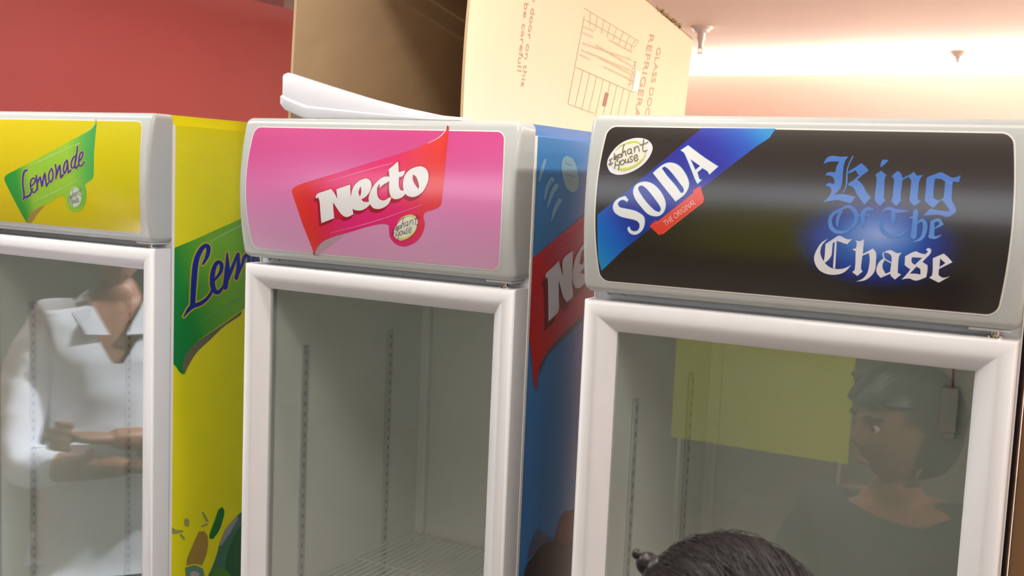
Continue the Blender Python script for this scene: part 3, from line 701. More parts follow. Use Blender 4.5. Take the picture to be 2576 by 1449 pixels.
def print_necto(root, T, P0):
    H = hit_header(2); D = Decal(H, place_header(T), 0, 0, 1)
    xc = 0.3
    def ground(x, z):
        t = (z+0.0185)/(-0.2275)
        return ramp([(0, (212, 70, 142)), (0.22, (218, 90, 158)), (0.42, (226, 120, 182)), (0.7, (220, 148, 195)), (1, (222, 168, 205))], t+0.04*math.sin(x*14+z*20))
    pan = grad_panel('sign_panel', barrel(**P0), ground, 0.0008, T, M_PRINT, root, 0.006)
    D.frame(580, 260, 3.019)
    D.poly([(642, 1152), (655, 1105), (700, 1060), (780, 1020), (870, 995), (790, 1060), (720, 1110), (672, 1150)], (186, 162, 170), off=0.0009)
    g = grad(D, (480, 760), (1660, 480), [(0, (232, 60, 45)), (0.10, (226, 45, 48)), (0.2, (228, 38, 92)), (0.32, (232, 36, 122)), (0.66, (232, 40, 118)), (0.82, (230, 62, 82)), (0.95, (232, 62, 58)), (1, (226, 52, 48))])
    D.poly([(640, 1150), (590, 1020), (545, 905), (510, 800), (475, 695), (470, 660), (490, 635), (540, 612), (700, 562), (850, 517), (1000, 470), (1130, 430), (1260, 390), (1400, 345), (1500, 300), (1580, 258), (1630, 212), (1650, 172), (1662, 175), (1652, 290), (1640, 400), (1620, 600), (1605, 750), (1588, 785), (1540, 808), (1485, 825), (1468, 858), (1477, 910), (1470, 960), (1440, 1020), (1390, 1065), (1320, 1087), (1260, 1070), (1215, 1020), (1205, 960), (1205, 925), (1160, 915), (1050, 935), (900, 980), (780, 1015), (700, 1052), (660, 1098)], g, off=0.0010, cell=0.014)
    D.line([(1646, 178), (1630, 215), (1580, 262), (1500, 305)], [8, 5, 5, 2], (245, 225, 235), off=0.0012)
    D.line([(1650, 172), (1646, 195)], 7, (90, 60, 70), off=0.0013)
    D.line([(750, 592), (1000, 518), (1235, 452)], [3, 7, 5], (240, 130, 175), off=0.0012)
    D.line([(760, 985), (1100, 895), (1460, 770)], [3, 7, 3], (240, 130, 175), off=0.0012)
    D.line([(642, 1152), (632, 1135)], 6, (70, 30, 30), off=0.0013)
    D.build('ribbon', M_PRINT, pan)
    D.frame(730, 390, 5.573)
    dx, dy = -32, 52
    for p, h in NECTO:
        for f in (0.35, 0.7, 1.0):
            D.poly([(a+dx*f, b+dy*f) for a, b in p], (168, 22, 48), holes=[[(a+dx*f, b+dy*f) for a, b in q] for q in h], off=0.0012)
    for p, h in NECTO: D.poly(p, (205, 26, 52), holes=h, off=0.0014, expand=12)
    for p, h in NECTO: D.poly(p, (238, 238, 240), holes=h, off=0.0016)
    D.build('lettering', M_PRINT, pan)
    mp = affine(((75, 380), (550, 130), (450, 315)), ((1440, 1080), (1775, 890), (1690, 1050)))
    emblem(D, pan, M_PRINT, mapf=mp, w=9, ink=(70, 68, 66), base=(226, 230, 232), outline=[(1412, 1060), (1430, 980), (1480, 905), (1570, 828), (1660, 803), (1750, 815), (1820, 870), (1855, 960), (1840, 1060), (1780, 1160), (1690, 1220), (1600, 1240), (1510, 1225), (1440, 1160)])

LEMON = [([(372, 688), (340, 700), (318, 780), (318, 900), (332, 1000), (330, 1062)], 26), ([(312, 1085), (350, 1052), (400, 1032), (435, 975), (450, 930)], [18, 32, 30, 20, 14]),
         ([(425, 905), (470, 860), (485, 815), (455, 795), (425, 830), (420, 910), (440, 975), (475, 985), (505, 940)], 20), ([(497, 760), (508, 850), (512, 945)], 22), ([(512, 860), (550, 775), (572, 900)], 22), ([(575, 900), (612, 715), (636, 905)], 22), ([(636, 900), (668, 850)], 18),
         ([(702, 665), (668, 735), (672, 830), (690, 850), (722, 790), (718, 700), (702, 665)], 20), ([(755, 612), (768, 700), (762, 800)], 20), ([(768, 760), (815, 610), (828, 790), (862, 745)], 22),
         ([(912, 552), (880, 600), (865, 690), (880, 735), (910, 660), (918, 560), (930, 725), (965, 685)], 20), ([(1010, 500), (978, 560), (972, 650), (1000, 655), (1030, 560), (1055, 362)], 20), ([(1035, 480), (1020, 640), (1035, 665), (1065, 620)], 22),
         ([(1075, 570), (1120, 500), (1128, 440), (1100, 450), (1075, 530), (1078, 620), (1110, 625), (1148, 570)], 20)]
def print_lemon(root, T, P0):
    H = hit_header(1); D = Decal(H, place_header(T), 0, 0, 1)
    pan = grad_panel('sign_panel', barrel(**P0), lambda x, z: mixc((212, 192, 16), (208, 198, 10), (x-.2)/.3), 0.0008, T, M_PRINT, root, 0.03)
    D.frame(0, 300, 5.365)
    D.poly([(365, 1400), (400, 1310), (460, 1235), (620, 1155), (520, 1270), (430, 1402)], (160, 140, 72), off=0.0009)
    g = grad(D, (70, 860), (1300, 560), [(0, (38, 145, 60)), (0.14, (50, 150, 55)), (0.28, (145, 195, 55)), (0.72, (150, 198, 60)), (0.88, (95, 175, 75)), (1, (62, 160, 82))])
    D.poly([(365, 1400), (280, 1250), (150, 1000), (72, 840), (66, 790), (100, 745), (200, 692), (400, 590), (550, 510), (700, 430), (830, 360), (950, 290), (1060, 235), (1150, 185), (1240, 120), (1295, 45), (1310, 60), (1290, 250), (1272, 500), (1268, 760), (1248, 810), (1190, 850), (1152, 885), (1172, 980), (1168, 1080), (1140, 1170), (1080, 1240), (1020, 1257), (950, 1232), (905, 1170), (890, 1085), (865, 1045), (820, 1040), (700, 1110), (550, 1180), (460, 1228), (400, 1300)], g, off=0.0010, cell=0.016)
    D.line([(1300, 5), (1302, 80)], 18, (170, 165, 90), off=0.0009)
    D.line([(1290, 60), (1240, 125), (1150, 188)], [8, 6, 2], (215, 225, 170), off=0.0012)
    D.line([(380, 640), (700, 495), (1080, 325)], [4, 16, 8], (178, 208, 130), off=0.0012)
    D.line([(430, 1130), (740, 985), (1050, 825)], [4, 16, 6], (170, 208, 130), off=0.0012)
    D.build('ribbon', M_PRINT, pan)
    for s, w in LEMON: D.line(s, w, (198, 188, 60), off=0.0013, expand=9)
    for s, w in LEMON: D.line(s, w, (58, 58, 150), off=0.0016)
    D.build('lettering', M_PRINT, pan)
    mp = affine(((75, 380), (550, 130), (450, 315)), ((930, 1090), (1085, 965), (1062, 1085)))
    emblem(D, pan, M_PRINT, mapf=mp, w=13, ink=(135, 135, 130), base=(205, 222, 205), inner=(200, 218, 195), lime=(185, 210, 160), outline=[(905, 1060), (912, 990), (945, 930), (1000, 900), (1070, 900), (1130, 935), (1163, 1000), (1160, 1080), (1125, 1160), (1065, 1212), (1000, 1215), (945, 1175), (915, 1120)])

lemon_label = 'tall glass-door cooler with yellow sides and a lemonade sign, leftmost of the three'
necto_label = 'tall glass-door cooler with pink header sign and blue side, in the middle'
soda_label = 'tall glass-door cooler with black soda header sign in front on the right'
C1 = cooler(1, lemon_label, M_YEL, print_lemon)
C2 = cooler(2, necto_label, M_BLU, print_necto)
C3 = cooler(3, soda_label, M_BLK, print_soda)

# small white box with a red lead inside the soda cooler, at the right of its back wall
bm = bmesh.new(); box(bm, (.468, .555, 1.95-.522), (.498, .575, 1.95-.440), .003); box(bm, (.478, .558, 1.95-.533), (.497, .572, 1.95-.522), .002)
tb = bm_obj('thermostat_box', bm, M_WHITE, C3, 35)
bm = bmesh.new(); cyl(bm, (.486, .566, 1.95-.440), (.482, .568, 1.95-.33), .002, n=8); o = bm_obj('lead', bm, mat('red_wire', (180, 60, 80), .4), tb, 60)

# ---- side graphics ------------------------------------------------------
def side(k): 
    D = Decal(hit_side(k), place_side(COOL[k][3]), 0, 0, 1); D.place_kind = 'side'; D.clip = [(0, CAP+.0045, -1), (0, DEPTH-.02, 1)]
    return D
D = side(1); D.frame(400, 560, 3.45)
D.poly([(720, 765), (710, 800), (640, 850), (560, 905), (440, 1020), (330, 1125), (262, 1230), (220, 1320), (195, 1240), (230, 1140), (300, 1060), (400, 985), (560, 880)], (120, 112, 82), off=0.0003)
g = grad(D, (130, 900), (560, 620), [(0, (20, 140, 58)), (0.3, (32, 145, 50)), (0.6, (88, 165, 42)), (1, (125, 185, 40))])
D.poly([(100, 232), (300, 150), (500, 60), (690, -25), (900, -130), (1100, -240), (1100, 560), (900, 650), (720, 758), (560, 872), (400, 980), (290, 1070), (225, 1160), (205, 1250), (215, 1320), (180, 1300), (150, 1255), (100, 1190)], g, off=0.0005, cell=0.03)
D.line([(440, 165), (560, 100), (690, 32), (900, -80)], [3, 9, 9, 9], (165, 205, 150), off=0.0007)
D.line([(350, 870), (540, 750), (720, 640)], [3, 9, 7], (110, 180, 110), off=0.0007)
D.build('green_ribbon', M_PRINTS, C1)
LEMS = [([(378, 360), (415, 290), (425, 215), (398, 200), (352, 250), (318, 340), (302, 480), (288, 720)], [18, 34, 40, 34, 42, 48, 50, 44]),
        ([(212, 815), (275, 735), (360, 700), (430, 640), (470, 560)], [10, 40, 34, 26, 18]),
        ([(470, 510), (530, 430), (538, 360), (505, 345), (470, 410), (460, 500), (472, 580), (510, 605), (560, 545)], [16, 30, 34, 34, 40, 44, 44, 36, 14]),
        ([(588, 265), (590, 400), (572, 560)], [14, 44, 46]), ([(580, 520), (630, 400), (680, 270)], [30, 30, 22]), ([(685, 270), (685, 400), (668, 480)], [24, 36, 34]), ([(668, 480), (720, 360), (745, 290), (775, 290), (772, 420)], [20, 24, 30, 34, 34]),
        ([(815, 240), (818, 330), (812, 440)], 34), ([(880, 200), (850, 300), (880, 380), (930, 280), (880, 200)], 30)]
for s, w in LEMS: D.line(s, w, (205, 190, 30), off=0.0008, expand=13)
for s, w in LEMS: D.line(s, w, (22, 40, 150), off=0.0011)
D.build('side_lettering', M_PRINTS, C1)
D.frame(400, 1200, 5.82)
D.poly([(925, 435), (955, 500), (935, 620), (880, 780), (790, 910), (740, 900), (735, 860), (770, 750), (820, 620), (870, 480)], (35, 125, 45), off=0.0005)
D.poly([(580, 800), (650, 790), (705, 850), (715, 1000), (690, 1140), (630, 1290), (520, 1270), (400, 1300), (410, 1200), (470, 1050)], (175, 140, 60), off=0.0004)
D.poly([(1300, 450), (1150, 560), (1000, 760), (900, 940), (840, 1150), (770, 1340), (720, 1449), (700, 1700), (1300, 1700)], (75, 125, 95), off=0.0005)
D.poly([(1300, 600), (1160, 760), (1060, 960), (990, 1150), (960, 1400), (950, 1700), (1300, 1700)], (45, 105, 50), off=0.0007)
D.poly([(900, 1700), (760, 1420), (820, 1350), (950, 1330), (1030, 1420), (1080, 1700)], (85, 140, 35), off=0.0008)
D.line([(1140, 600), (1000, 800), (900, 990)], [40, 90, 30], (165, 160, 160), off=0.0006)
D.poly([(380, 1330), (520, 1290), (640, 1340), (660, 1449), (600, 1600), (420, 1600), (390, 1449)], (110, 150, 120), off=0.0006)
D.poly([(450, 1400), (520, 1370), (590, 1410), (560, 1500), (460, 1500)], (190, 180, 185), off=0.0008)
for p, w in (([(400, 640), (405, 690)], 75), ([(170, 780), (250, 800), (340, 795)], [90, 60, 30]), ([(320, 850), (360, 900)], 36), ([(640, 520), (700, 640)], [26, 40]), ([(630, 720), (700, 690)], 26)):
    D.line(p, w, (170, 168, 90), off=0.0006)
D.build('splash_graphic', M_PRINTS, C1)

D = side(2); D.frame(1280, 600, 3.623)
g = grad(D, (180, 700), (640, 380), [(0, (215, 20, 16)), (0.3, (210, 20, 30)), (0.6, (200, 25, 70)), (1, (195, 25, 85))])
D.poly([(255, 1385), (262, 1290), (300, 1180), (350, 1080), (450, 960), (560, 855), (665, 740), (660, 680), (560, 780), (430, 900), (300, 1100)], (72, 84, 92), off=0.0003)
D.poly([(150, 235), (212, 182), (440, -10), (670, -205), (900, -400), (1000, -480), (1000, 440), (820, 560), (665, 700), (560, 800), (430, 930), (330, 1060), (280, 1170), (255, 1290), (250, 1385), (230, 1350), (205, 1100), (178, 860), (150, 700)], g, off=0.0005, cell=0.03)
D.line([(300, 220), (500, 30), (700, -150)], [3, 8, 8], (215, 70, 120), off=0.0007)
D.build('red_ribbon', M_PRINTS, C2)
NS = [([(332, 322), (390, 265), (450, 203), (470, 280), (487, 342), (489, 190), (578, 108), (576, 250), (572, 400), (578, 522), (550, 560), (525, 582), (490, 530), (450, 380), (450, 520), (445, 662), (355, 757), (352, 420), (346, 350), (331, 368)], []),
      ([(578, 300), (600, 180), (650, 80), (700, 20), (740, 60), (730, 160), (690, 250), (645, 310), (690, 330), (740, 290), (700, 390), (640, 450), (600, 450), (580, 400)], [[(638, 230), (660, 120), (690, 90), (690, 170), (660, 240)]]),
      ([(750, 250), (790, 60), (880, -80), (930, -60), (850, 60), (820, 200), (850, 260), (930, 180), (860, 330), (790, 350)], [])]
for p, h in NS:
    for f in (.5, 1.0): D.poly([(a-30*f, b+80*f) for a, b in p], (120, 10, 25), holes=[[(a-30*f, b+80*f) for a, b in q] for q in h], off=0.0008)
for p, h in NS: D.poly(p, (232, 235, 242), holes=h, off=0.0011)
D.build('side_lettering', M_PRINTS, C2)
D.frame(1280, 300, 3.45)
for p, w in (([(312, 355), (290, 430), (262, 530)], [22, 30, 16]), ([(372, 525), (335, 590), (308, 690)], [46, 36, 14]), ([(412, 575), (370, 650), (335, 760)], [40, 34, 14]), ([(440, 705), (400, 780), (368, 880)], [40, 34, 12])):
    D.line(p, w, (128, 178, 214), off=0.0004)
D.line([(372, 540), (345, 600), (318, 690)], [18, 12, 6], (96, 158, 206), off=0.0006)
D.build('hand_graphic', M_PRINTS, C2)
D.poly([(500, 315), (555, 345), (590, 430), (603, 530), (590, 610), (550, 638), (505, 605), (470, 520), (455, 420), (465, 345)], (130, 178, 196), off=0.0004)
D.line([(490, 380), (540, 400)], 12, (110, 155, 180), off=0.0006); D.line([(500, 480), (570, 500)], 12, (110, 155, 180), off=0.0006)
D.build('emblem', M_PRINTS, C2)
D.frame(1280, 1250, 7.28)
D.poly([(1300, 100), (1170, 250), (1040, 250), (960, 350), (920, 500), (840, 740), (960, 850), (1300, 900)], (95, 12, 18), off=0.0004)
D.poly([(530, 580), (700, 700), (790, 760), (600, 900), (420, 1080), (330, 1150), (400, 850)], (78, 92, 120), off=0.0004)
D.poly([(280, 1420), (330, 1240), (450, 1080), (600, 900), (740, 820), (850, 770), (960, 860), (1150, 850), (1300, 820), (1300, 2000), (320, 2000), (270, 1600)], (26, 20, 22), off=0.0006)
D.build('splash_graphic', M_PRINTS, C2)

# ---------------------------------------------------------------- open carton lying on the pink cooler
T2 = COOL[2][3]
cr = tag(empty('open_cardboard_carton', (COOL[2][0], COOL[2][1], T2+.0045), COOL[2][2]), 'big open cardboard carton lying on its side on top of the pink-signed cooler', 'box')
def sheet(bm, P, th, nu=16, nv=16, bend=None, mi=(0, 1)):
    """Thick sheet from a bilinear patch P[(0,0),(1,0),(1,1),(0,1)] with outward thickness."""
    A = [Vector(p) for p in P]; nrm = (A[1]-A[0]).cross(A[3]-A[0]).normalized()
    g1 = []; g2 = []
    for i in range(nu+1):
        r1 = []; r2 = []
        for j in range(nv+1):
            u, v = i/nu, j/nv
            p = A[0]*(1-u)*(1-v)+A[1]*u*(1-v)+A[2]*u*v+A[3]*(1-u)*v
            if bend: p = p+bend(u, v)
            r1.append(bm.verts.new(p)); r2.append(bm.verts.new(p+nrm*th))
        g1.append(r1); g2.append(r2)
    for i in range(nu):
        for j in range(nv):
            f = bm.faces.new((g1[i][j], g1[i][j+1], g1[i+1][j+1], g1[i+1][j])); f.material_index = mi[0]
            f = bm.faces.new((g2[i][j], g2[i+1][j], g2[i+1][j+1], g2[i][j+1])); f.material_index = mi[1]
    for i in range(nu):
        for a, b in ((0, 1), (nv, -1)):
            bm.faces.new((g1[i][a], g1[i+1][a], g2[i+1][a], g2[i][a]) if b > 0 else (g1[i][a], g2[i][a], g2[i+1][a], g1[i+1][a]))
    for j in range(nv):
        bm.faces.new((g1[0][j], g2[0][j], g2[0][j+1], g1[0][j+1])); bm.faces.new((g1[nu][j], g1[nu][j+1], g2[nu][j+1], g2[nu][j]))
CY0, CY1 = 0.10, 1.245
XR, XL = 0.43, -0.005
ZR0, ZR1 = 0.452, 0.291
def bowR(u, v): return Vector((0, 0, 0))
bm = bmesh.new()
# front edge leans back toward its foot as in the photo
sheet(bm, [(XR-.006, CY0-.010, .0), (XR-.006, CY1-.045, 0), (XR-.006, CY1, ZR1), (XR-.006, CY0+.055, ZR0)], .006, 14, 14, lambda u, v: Vector((0, -.02*math.sin(PI*v)*(1-u), 0)))
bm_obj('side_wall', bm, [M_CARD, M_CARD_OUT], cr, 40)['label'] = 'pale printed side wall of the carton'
bm = bmesh.new()
fl = [(.026, CY0, .0), (.038, CY0, .20), (.048, CY0, .45)]
sheet(bm, [(XL+.028, CY0, 0), (XL+.05, CY0, .50), (XL+.02, CY1, .40), (XL-.02, CY1-.03, 0)], .006, 14, 14)
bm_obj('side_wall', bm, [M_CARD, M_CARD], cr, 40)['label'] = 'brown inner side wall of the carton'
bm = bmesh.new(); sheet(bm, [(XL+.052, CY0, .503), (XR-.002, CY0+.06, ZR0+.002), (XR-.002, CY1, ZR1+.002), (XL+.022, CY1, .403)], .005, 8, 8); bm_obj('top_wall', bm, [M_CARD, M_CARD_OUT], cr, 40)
bm = bmesh.new(); sheet(bm, [(XL+.026, CY0+.05, .0001), (XL-.016, CY1-.035, .0001), (XR-.008, CY1-.045, .0001), (XR-.008, CY0+.05, .0001)], .004, 4, 4); bm_obj('bottom_wall', bm, [M_CARD, M_CARD], cr)
bm = bmesh.new(); sheet(bm, [(XL-.012, CY1-.03, .004), (XL+.026, CY1-.01, .402), (XR-.008, CY1-.01, ZR1), (XR-.008, CY1-.05, .004)], .004, 4, 4); bm_obj('end_wall', bm, [M_CARD, M_CARD], cr)
# torn tape on the top edge
bm = bmesh.new()
for i in range(26):
    u = i/25; y = .98+.16*u; z = ZR0+(ZR1-ZR0)*((y-CY0)/(CY1-CY0))+.004
    M = Matrix.Translation((XR+random.uniform(-.004, .004), y, z+random.uniform(0, .006))) @ Matrix.Rotation(random.uniform(0, 3), 4, 'X') @ Matrix.Rotation(random.uniform(0, 3), 4, 'Z')
    box(bm, (-.004, -.007, -.0012), (.004, .007, .0012), M=M)
bm_obj('torn_edge', bm, M_CARD, cr)
# carton prints
def hit_carton():
    C = to_local(2, CAM)
    def f(px, py):
        d = to_local(2, pix_ray(px, py), False); t = (XR-C.x)/d.x
        return (C.y+d.y*t, C.z+d.z*t)
    return f
D = Decal(hit_carton(), lambda a, b, off: Vector((XR+off, a, b)), 0, 0, 1); D.place_kind = 'side'
INK = (224, 184, 158); LINE = (228, 202, 166)  # inks paled toward the board, as if washed out by strong light
D.frame(1420, 40, 4.831)
def L(a, b, w=7, c=LINE): D.line([a, ((a[0]+b[0])/2, (a[1]+b[1])/2), b], w, c, off=0.0006, n=2)
L((235, -70), (900, 330)); L((235, 65), (845, 400)); L((140, 650), (830, 950), 11); L((40, 1095), (350, 1205), 9); L((240, 30), (40, 1095), 7); L((900, 330), (845, 400), 5)
for t in (.12, .24, .36, .48, .60, .72, .84, .95):
    x0, y0 = 235+t*665, -70+t*400; x1, y1 = 235+t*610, 65+t*335; L((x0, y0), (x1, y1), 5)
    x0, y0 = 140+t*690, 650+t*300; L((x0, y0), (x0-100, y0+450), 5)
    x0, y0 = 235+t*610, 65+t*335; L((x0, y0), (x0-12, y0+55), 5)
for (a, b) in (((230, 160), (370, 215)), ((225, 230), (355, 290)), ((540, 320), (830, 470)), ((220, 360), (820, 560)), ((205, 440), (810, 690)), ((190, 500), (320, 560)), ((470, 640), (800, 800)), ((380, 380), (820, 640)), ((430, 540), (820, 740))):
    n = int(math.dist(a, b)/17)
    for i in range(n):
        x = a[0]+(b[0]-a[0])*i/n; y = a[1]+(b[1]-a[1])*i/n
        D.line([(x, y-12), (x+random.uniform(-3, 5), y+random.uniform(-2, 4)), (x+random.uniform(-6, 6), y+14)], 4, (230, 196, 166), off=0.0006, n=2)
D.poly([(495, 952), (535, 965), (497, 1125), (455, 1118)], (196, 146, 130), off=0.0008, sm=False)
txt(D, 'GLASS DOOR', (1125, 400), (955, 1350), (1175, 410), INK, 0.0006)
txt(D, 'REFRIGERATOR', (1030, 245), (760, 1700), (1090, 255), INK, 0.0006)
txt(D, 'MODEL', (835, 575), (775, 880), (875, 580), INK, 0.0006)
D.frame(640, 0, 2.3)
txt(D, 'place the door on this', (1648, -300), (1540, 512), (1672, -295), INK, 0.0006)
txt(D, 'side please be careful!', (1612, -420), (1518, 425), (1636, -415), INK, 0.0006)
D.build('printed_text', M_INK, cr)
D.frame(1420, 40, 4.831)
D.poly([(865, 690), (925, 705), (885, 950), (815, 935)], (255, 255, 255), off=0.0010, sm=False)
D.build('paper_label', M_INK, cr, label='small white paper label on the carton')

# ---------------------------------------------------------------- white foam tray leaning over the cooler top
def loc2(px, py, y): # point in cooler-2 frame on plane local y
    C = to_local(2, CAM); d = to_local(2, pix_ray(px, py), False); t = (y-C.y)/d.y; return C+d*t
fy = 0.036
top = [loc2(*p, fy) for p in ((706, 186), (712, 181), (725, 184), (820, 215), (920, 246), (1010, 270), (1100, 289))]
zb_ = 0.0008
bot = [Vector((top[0].x-.002, fy, loc2(702, 266, fy).z)), Vector((loc2(708, 275, fy).x, fy, loc2(708, 275, fy).z)), Vector((loc2(742, 283, fy).x, fy, loc2(742, 283, fy).z))]
bm = bmesh.new()
xs = [p.x for p in top]
# long shallow tray: tapered wedge profile along x with a thick rounded lip
N = 40; x_a = top[0].x; x_b = top[-1].x+.05
def ztop_(x):
    for a, b in zip(top[2:], top[3:]):
        if x <= b.x: return a.z+(b.z-a.z)*(x-a.x)/(b.x-a.x)
    return top[-1].z-(x-top[-1].x)*.07
def zbot_(x): 
    z0 = loc2(705, 272, fy).z; t = max(0, min(1, (x-x_a)/.06)); return max(.0012, z0+(.0012-z0)*t)
ring = []
YB = fy+.026
for i in range(N+1):
    x = x_a+(x_b-x_a)*i/N; zt = max(ztop_(x), .008); zb2 = zbot_(x)
    zt = max(zt, zb2+.005)
    if i == 0: zt -= .006; zb2 += .006
    h = zt-zb2; r = min(.008, h*.35)
    sec = [(fy+.003, zb2), (fy, zb2+r*.4), (fy, zb2+h*.28), (fy+.006, zb2+h*.34), (fy+.006, zt-r*.5), (fy+.009, zt), (YB-.003, zt), (YB, zt-r*.5), (YB, zb2+r*.4), (YB-.003, zb2)]
    ring.append([bm.verts.new((x, a, b)) for a, b in sec])
for a, b in zip(ring, ring[1:]):
    n = len(a)
    for i in range(n): bm.faces.new((a[i], b[i], b[(i+1) % n], a[(i+1) % n]))
bm.faces.new(ring[0]); bm.faces.new(ring[-1][::-1])
bmesh.ops.recalc_face_normals(bm, faces=bm.faces[:])
o = bm_obj('foam_packing_strip', bm, M_FOAM, None, 50)
o.location = (COOL[2][0], COOL[2][1], T2); o.rotation_euler = (0, 0, COOL[2][2])
tag(o, 'white foam packing strip leaning behind the pink header, in front of the open carton', 'packing')

# ---------------------------------------------------------------- upright carton beside the soda cooler
cr2 = tag(empty('upright_cardboard_carton', (0.914, 0.45, 0)), 'tall upright brown carton at the right edge beside the soda cooler', 'box')
bm = bmesh.new(); box(bm, (-.305, -.33, .001), (.305, .33, 1.86), .003, 2); bm_obj('box_body', bm, mat('darker_brown_cardboard', (142, 106, 70), 0.85, noise_amt=0.06, nscale=6), cr2, 35)
bm = bmesh.new(); box(bm, (-.306, -.03, 1.8601), (.306, .03, 1.8612)); box(bm, (-.3068, -.03, 1.70), (-.3055, .03, 1.8612)); box(bm, (.3055, -.03, 1.70), (.3068, .03, 1.8612)); bm_obj('packing_tape', bm, mat('clear_brown_tape', (170, 130, 80), .2), cr2)

# ---------------------------------------------------------------- green board on the far side (seen in the glass)
gb = tag(empty('green_board', (-.55, -3.4, 0)), 'yellow-green display board on a stand, reflected in the soda cooler glass', 'board')
bm = bmesh.new(); box(bm, (-.42, -.012, .62), (.42, .012, 1.95), .004, 2); bm_obj('board_face', bm, M_GREEN, gb, 35)
for s in (-1, 1):
    bm = bmesh.new(); cyl(bm, (s*.38, .0, 0), (s*.38, 0, .625), .012); box(bm, (s*.38-.02, -.18, 0), (s*.38+.02, .18, .02), .004); bm_obj('leg', bm, M_CHROME, gb, 40)

# ---------------------------------------------------------------- people
def skin_mesh(verts, edges, radii, lvl=2, root=0):
    me = bpy.data.meshes.new('sk'); me.from_pydata([tuple(v) for v in verts], edges, [])
    ob = bpy.data.objects.new('sk', me); COL.objects.link(ob)
    ob.modifiers.new('s', 'SKIN'); 
    lay = me.skin_vertices[0].data
    for i, r in enumerate(radii):
        lay[i].radius = (r, r) if not isinstance(r, (tuple, list)) else r
        lay[i].use_root = (i == root)
    s = ob.modifiers.new('u', 'SUBSURF'); s.levels = lvl; s.render_levels = lvl
    dg = bpy.context.evaluated_depsgraph_get(); out = bpy.data.meshes.new_from_object(ob.evaluated_get(dg))
    bpy.data.objects.remove(ob); bpy.data.meshes.remove(me)
    return out
def add_mesh(bm, me, M=None):
    n0 = len(bm.verts); bm.from_mesh(me)
    if M is not None:
        bm.verts.ensure_lookup_table()
        for v in bm.verts[n0:]: v.co = M @ v.co
def head_mesh(female=False):
    """Head with brow, nose, lips, chin and ears; faces -Y, centred, about 0.23 m high."""
    bm = bmesh.new(); bmesh.ops.create_uvsphere(bm, u_segments=64, v_segments=48, radius=1.0)
    for v in bm.verts:
        x, y, z = v.co
        w = 0.076*(1-0.22*max(0, -z)**1.5-0.06*max(0, z)); dpt = 0.098
        X = x*w; Y = y*dpt; Z = z*0.118
        if z < 0: Y *= (1-0.18*(-z)); 
        if y > 0 and z < -.2: Y *= 1-0.45*min(1, (-z-.2))
        f = max(0, -y)
        def g(cx, cz, sx, sz): return math.exp(-((x-cx)/sx)**2-((z-cz)/sz)**2)*f
        Y -= 0.024*g(0, -.22, .11, .12)+0.014*g(0, -.04, .08, .16)      # nose
        Y -= 0.006*g(0, .2, .5, .1)                                       # brow
        Y += 0.011*(g(.36, .04, .16, .10)+g(-.36, .04, .16, .10))         # eye sockets
        Y -= 0.008*g(0, -.50, .22, .05)+0.007*g(0, -.60, .2, .05)         # lips
        Y += 0.004*g(0, -.55, .3, .018)
        Y -= 0.012*g(0, -.82, .25, .14)                                   # chin
        Y -= 0.005*(g(.5, -.25, .2, .2)+g(-.5, -.25, .2, .2))             # cheeks
        v.co = (X, Y, Z)
    me = bpy.data.meshes.new('h')
    for s in (-1, 1):
        r = bmesh.ops.create_uvsphere(bm, u_segments=16, v_segments=12, radius=1.0)
        for v in r['verts']:
            a = v.co.copy(); v.co = Vector((s*(0.076+a.x*0.008*s*s+0.003), 0.008+a.y*0.016+a.x*s*.008, -0.004+a.z*0.031))
    bm.to_mesh(me); bm.free(); return me
def face_parts(root, M, parent):
    for s in (-1, 1):
        bm = bmesh.new(); bmesh.ops.create_uvsphere(bm, u_segments=20, v_segments=14, radius=.0115)
        for v in bm.verts: v.co = M @ (v.co+Vector((s*.029, -.0765, .005)))
        e = bm_obj('eye', bm, M_EYEW, parent, 60)
        bm = bmesh.new(); bmesh.ops.create_uvsphere(bm, u_segments=16, v_segments=10, radius=.0055)
        for v in bm.verts: v.co = M @ (Vector((v.co.x, v.co.y*.35, v.co.z))+Vector((s*.029, -.0872, .005)))
        bm_obj('iris', bm, M_IRIS, e, 60)
        bm = bmesh.new()
        for i in range(6): cyl(bm, M @ Vector((s*(.014+.006*i), -.0985+.0012*i*i*.45, .028+.002*math.sin(i))), M @ Vector((s*(.020+.006*i), -.0983+.0012*(i+1)**2*.45, .028+.002*math.sin(i+1))), .0028, n=6)
        bm_obj('eyebrow', bm, M_HAIR, parent, 60)
    bm = bmesh.new(); bmesh.ops.create_uvsphere(bm, u_segments=20, v_segments=10, radius=1)
    for v in bm.verts: v.co = M @ Vector((v.co.x*.024, -.0935+v.co.y*.006+abs(v.co.x)*.004, -.0645+v.co.z*.008*(1-abs(v.co.x)*.5)))
    bm_obj('lips', bm, M_LIP, parent, 60)
